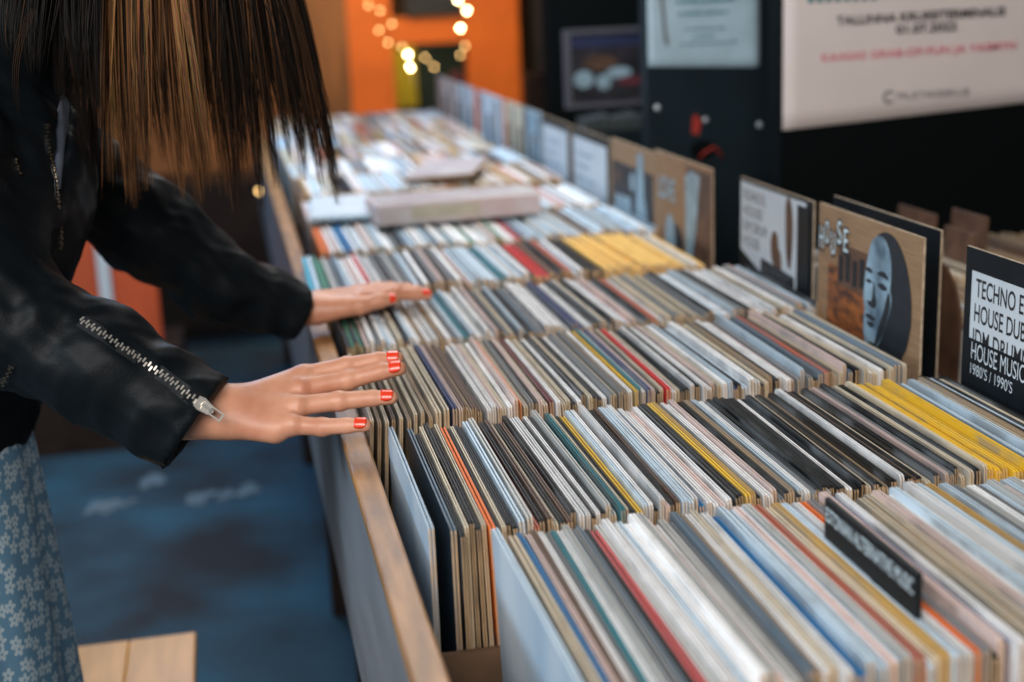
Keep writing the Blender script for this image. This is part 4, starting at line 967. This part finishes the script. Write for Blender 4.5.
pt = MB(); pt.box(0, .022, -.0048, -.0032, 0, .0016, M=Mx); pt.box(0, .022, .0032, .0048, 0, .0016, M=Mx); pt.box(.020, .022, -.0034, .0034, 0, .0016, M=Mx); pt.box(-.002, .0, -.0048, .0048, 0, .0016, M=Mx); pt.box(0, .007, -.0033, .0033, .0002, .0012, M=Mx)
pt.build('zip_pull', M['metal'], jacket)
M['dullmetal'] = mat('dull_brass', (.30, .24, .17), .4, metal=1)
zipline([(47, 125), (46, 136), (49, 152), (53, 168), (56, 185), (57.5, 205), (60, 232), (60, 250)], .0032, .0036, mt='dullmetal', lab='thin front zip')
zipline([(15, 160), (18, 170), (21, 178)], .0025, .0035, mt='dullmetal', lab='small pocket zip')
zipline([(12, 366), (6, 377), (1, 386)], .0032, .0036, mt='dullmetal', lab='hem zip')

# --- dress: bodice under the jacket, gathered skirt below it
def loft(rings, nseg=120, mt='floral', name='dress'):
    vs = []; fs = []; uvs = []
    for (c, ra, rb, z, fold, ph) in rings:
        for k in range(nseg):
            a = 2*PI*k/nseg; f_ = 1+fold*(math.sin(a*11+ph)+.6*math.sin(a*19+ph*1.7)+.4*math.sin(a*5))
            vs.append(Vector((c[0]+ra*f_*math.cos(a), c[1]+rb*f_*math.sin(a), z))-JL)
    R_ = len(rings)
    for j in range(R_-1):
        for k in range(nseg): k2 = (k+1) % nseg; fs.append((j*nseg+k, j*nseg+k2, (j+1)*nseg+k2, (j+1)*nseg+k))
    mb = MB().add(vs, fs); o = mb.build(name, M[mt], person, smooth=True)
    uv = o.data.uv_layers.new(name='uv'); li = 0
    for j in range(R_-1):
        for k in range(nseg):
            for (jj, kk) in ((j, k), (j, k+1), (j+1, k+1), (j+1, k)):
                uv.data[li].uv = (kk/nseg*1.32, rings[jj][3]); li += 1
    s_ = o.modifiers.new('s', 'SOLIDIFY'); s_.thickness = .002
    return o
rings = []
for i in range(60):
    f_ = i/59; z = .16+f_*.76
    c = (-.435, 1.745); g = (1-f_)
    rings.append((c, .165+.038*g**.7*1.0, .195+.05*g**.7, z, .005+.022*g**.6, .5+.6*g))
rings += [((-.43, 1.755), .150, .175, .95, .004, 1.1), ((-.41, 1.755), .125, .155, 1.03, .001, 1.1), ((-.38, 1.755), .130, .160, 1.12, .0, 1.1)]
dress = loft(rings); dress['label'] = 'blue floral dress'
lin = MB()
for a_, b_ in zip((pA, pB), (pB, pC_)): pass
inw = (Vector((-.33, 1.76, pB.z))-pB).normalized()
lin.tube([pA+inw*.006, pB+inw*.010, pC_+inw*.005], [.011, .015, .007], 14, flat=.5, flatdir=inw)
for i in range(len(lin.v)): lin.v[i] = tuple(Vector(lin.v[i])-JL)
M['slipblue'] = mat('grey_blue_cotton', (.16, .19, .25), .85, noise=.25, nscale=60)
lin.build('dress_front', M['slipblue'], person, smooth=True)['label'] = 'strip of dress showing in the open jacket'
for s_ in (-1, 1):
    c = Vector((-.46, 1.755+.095*s_, 0))-JL
    b_ = MB(); b_.box(-.07, .19, -.045+c.y, .045+c.y, .0, .022, b=.008, M=Matrix.Translation((c.x, 0, 0))); b_.sphere((c.x+.12, c.y, .05), (.075, .043, .045), 16); b_.tube([(c.x, c.y, .02), (c.x+.0, c.y, .12), (c.x-.01, c.y, .2)], [.055, .05, .058], 16)
    b_.build('boot', M['shoe'], person, smooth=True)

# --- hair
HL = JL; hr = MB(); r_ = random.Random(11)
def strand(p0, p1, p2, p3, w, col, n=12, flat=.5):
    pts = []
    for i in range(n+1):
        t = i/n; pts.append(p0*(1-t)**3+p1*3*t*(1-t)**2+p2*3*t*t*(1-t)+p3*t**3)
    rad = [w*(.65+.5*math.sin(PI*min(1, t_*1.2)))*(1-.92*max(0, (t_-.55)/.45)**1.3) for t_ in [i/n for i in range(n+1)]]
    hr.cc = col; hr.tube([p_-HL for p_ in pts], rad, 5, flat=flat, flatdir=(0, 1, .1), cap=False)
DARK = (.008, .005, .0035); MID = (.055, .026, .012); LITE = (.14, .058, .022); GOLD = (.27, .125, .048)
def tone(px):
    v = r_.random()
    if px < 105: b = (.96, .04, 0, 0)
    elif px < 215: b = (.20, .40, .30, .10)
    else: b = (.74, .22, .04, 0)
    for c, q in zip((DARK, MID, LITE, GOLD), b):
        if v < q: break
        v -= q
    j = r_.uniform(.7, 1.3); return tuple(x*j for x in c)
crown = head-fd*.03+upv*.10
def lock(px_end, py_end, px_mid, Y, n, spread, w=.0014, bend=0, y_spread=.03):
    """a lock: strands running from the scalp past the picture's top edge down to a pointed tip"""
    for k in range(int(n*2.2)):
        Yk = Y+r_.gauss(0, y_spread*.5); s = r_.gauss(0, spread)
        e = at(px_end+s*.35+r_.gauss(0, 1.2), py_end+9-abs(r_.gauss(0, 24))+6, Yk); mpt = at(px_mid+s+r_.gauss(0, 3), 60+r_.uniform(-25, 25), Yk); top = at(px_mid+s*.9-bend, -70, Yk)
        ang = math.atan2(top.y-head.y, top.x-head.x); sc = Vector((head.x+.07*math.cos(ang), head.y+.075*math.sin(ang), head.z+.055+r_.uniform(-.01, .02)))
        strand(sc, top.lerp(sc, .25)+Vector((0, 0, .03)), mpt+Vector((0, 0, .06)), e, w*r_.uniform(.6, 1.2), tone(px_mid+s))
locks = [(134, 196, 128, 1.70, 46, 7), (128, 188, 118, 1.72, 36, 6), (147, 180, 140, 1.69, 40, 8), (165, 150, 152, 1.70, 34, 8), (182, 186, 168, 1.71, 34, 8), (200, 192, 178, 1.70, 44, 7), (209, 178, 188, 1.69, 34, 7),
         (226, 182, 205, 1.72, 34, 7), (236, 198, 220, 1.73, 36, 7), (246, 170, 232, 1.74, 34, 7), (262, 196, 245, 1.75, 36, 6), (276, 178, 258, 1.76, 34, 6), (290, 150, 268, 1.78, 34, 6),
         (305, 168, 280, 1.78, 40, 6), (322, 178, 290, 1.79, 40, 5), (338, 192, 300, 1.80, 46, 5), (334, 160, 304, 1.80, 26, 4), (214, 130, 225, 1.72, 40, 10), (250, 120, 245, 1.74, 50, 10), (285, 110, 272, 1.77, 50, 9), (160, 120, 158, 1.70, 40, 12), (190, 130, 190, 1.71, 40, 10),
         (95, 190, 92, 1.74, 34, 8), (108, 170, 104, 1.72, 40, 7), (75, 120, 78, 1.76, 36, 8), (60, 90, 60, 1.70, 40, 8), (35, 60, 38, 1.66, 60, 12), (15, 45, 20, 1.66, 50, 12), (80, 70, 80, 1.66, 70, 12), (100, 110, 98, 1.67, 50, 10), (85, 150, 82, 1.72, 40, 7), (120, 130, 112, 1.72, 40, 8)]
for (a_, b_, c_, Y_, n_, sp) in locks: lock(a_, b_, c_, Y_, n_, sp)
for (a_, b_, c_, Y_) in ((199, 190, 176, 1.66), (210, 182, 184, 1.66), (137, 150, 140, 1.66), (148, 120, 150, 1.66), (122, 190, 112, 1.67), (190, 60, 182, 1.66)):
    for k in range(9):
        e = at(a_+r_.gauss(0, 4), b_-k*5, Y_); mpt = at(c_+r_.gauss(0, 3.5), 50, Y_); top = at(c_-6+r_.gauss(0, 6), -70, Y_)
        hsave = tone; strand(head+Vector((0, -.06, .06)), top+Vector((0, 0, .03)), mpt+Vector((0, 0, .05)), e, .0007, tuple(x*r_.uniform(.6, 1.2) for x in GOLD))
# a few stray hairs
for k in range(60):
    px = r_.uniform(100, 330); Yk = 1.72+r_.uniform(-.05, .07); e = at(px+r_.uniform(-10, 25), r_.uniform(120, 215), Yk)
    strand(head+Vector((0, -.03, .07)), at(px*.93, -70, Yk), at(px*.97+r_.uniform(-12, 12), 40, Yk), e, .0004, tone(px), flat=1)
# strands over the jacket's shoulder
for k in range(4):
    strand(at(30+k*2.5, 10, 1.53), at(16+k*2, 30, 1.53), at(6+k*2.2, 75, 1.53), at(17+k*1.4, 112+k*3, 1.54), .00022, tuple(x*.4 for x in LITE), flat=1)
# hair lying over the skull
hr.cc = (.012, .007, .004); hr.sphere(head-fd*.03+upv*.028-HL, (.100, .092, .100), 28)
for k in range(900):
    a_ = r_.uniform(0, 2*PI); e_ = r_.uniform(.0, 1.25)
    d = Vector((math.cos(a_)*math.sin(e_), math.sin(a_)*math.sin(e_)*.9, math.cos(e_)))
    if d.dot(fd) > .62: continue
    p0 = head-fd*.03+upv*.028+d*.101; out_ = Vector((math.cos(a_), math.sin(a_), 0))
    p3 = head-fd*.03+out_*.108+Vector((0, 0, r_.uniform(-.09, -.02)))
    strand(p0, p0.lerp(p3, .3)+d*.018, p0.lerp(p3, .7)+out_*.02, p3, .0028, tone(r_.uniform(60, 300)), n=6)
hair = hr.build('hair', M['hair'], person, smooth=True, color=True); hair['label'] = 'long loose brown hair hanging forward'
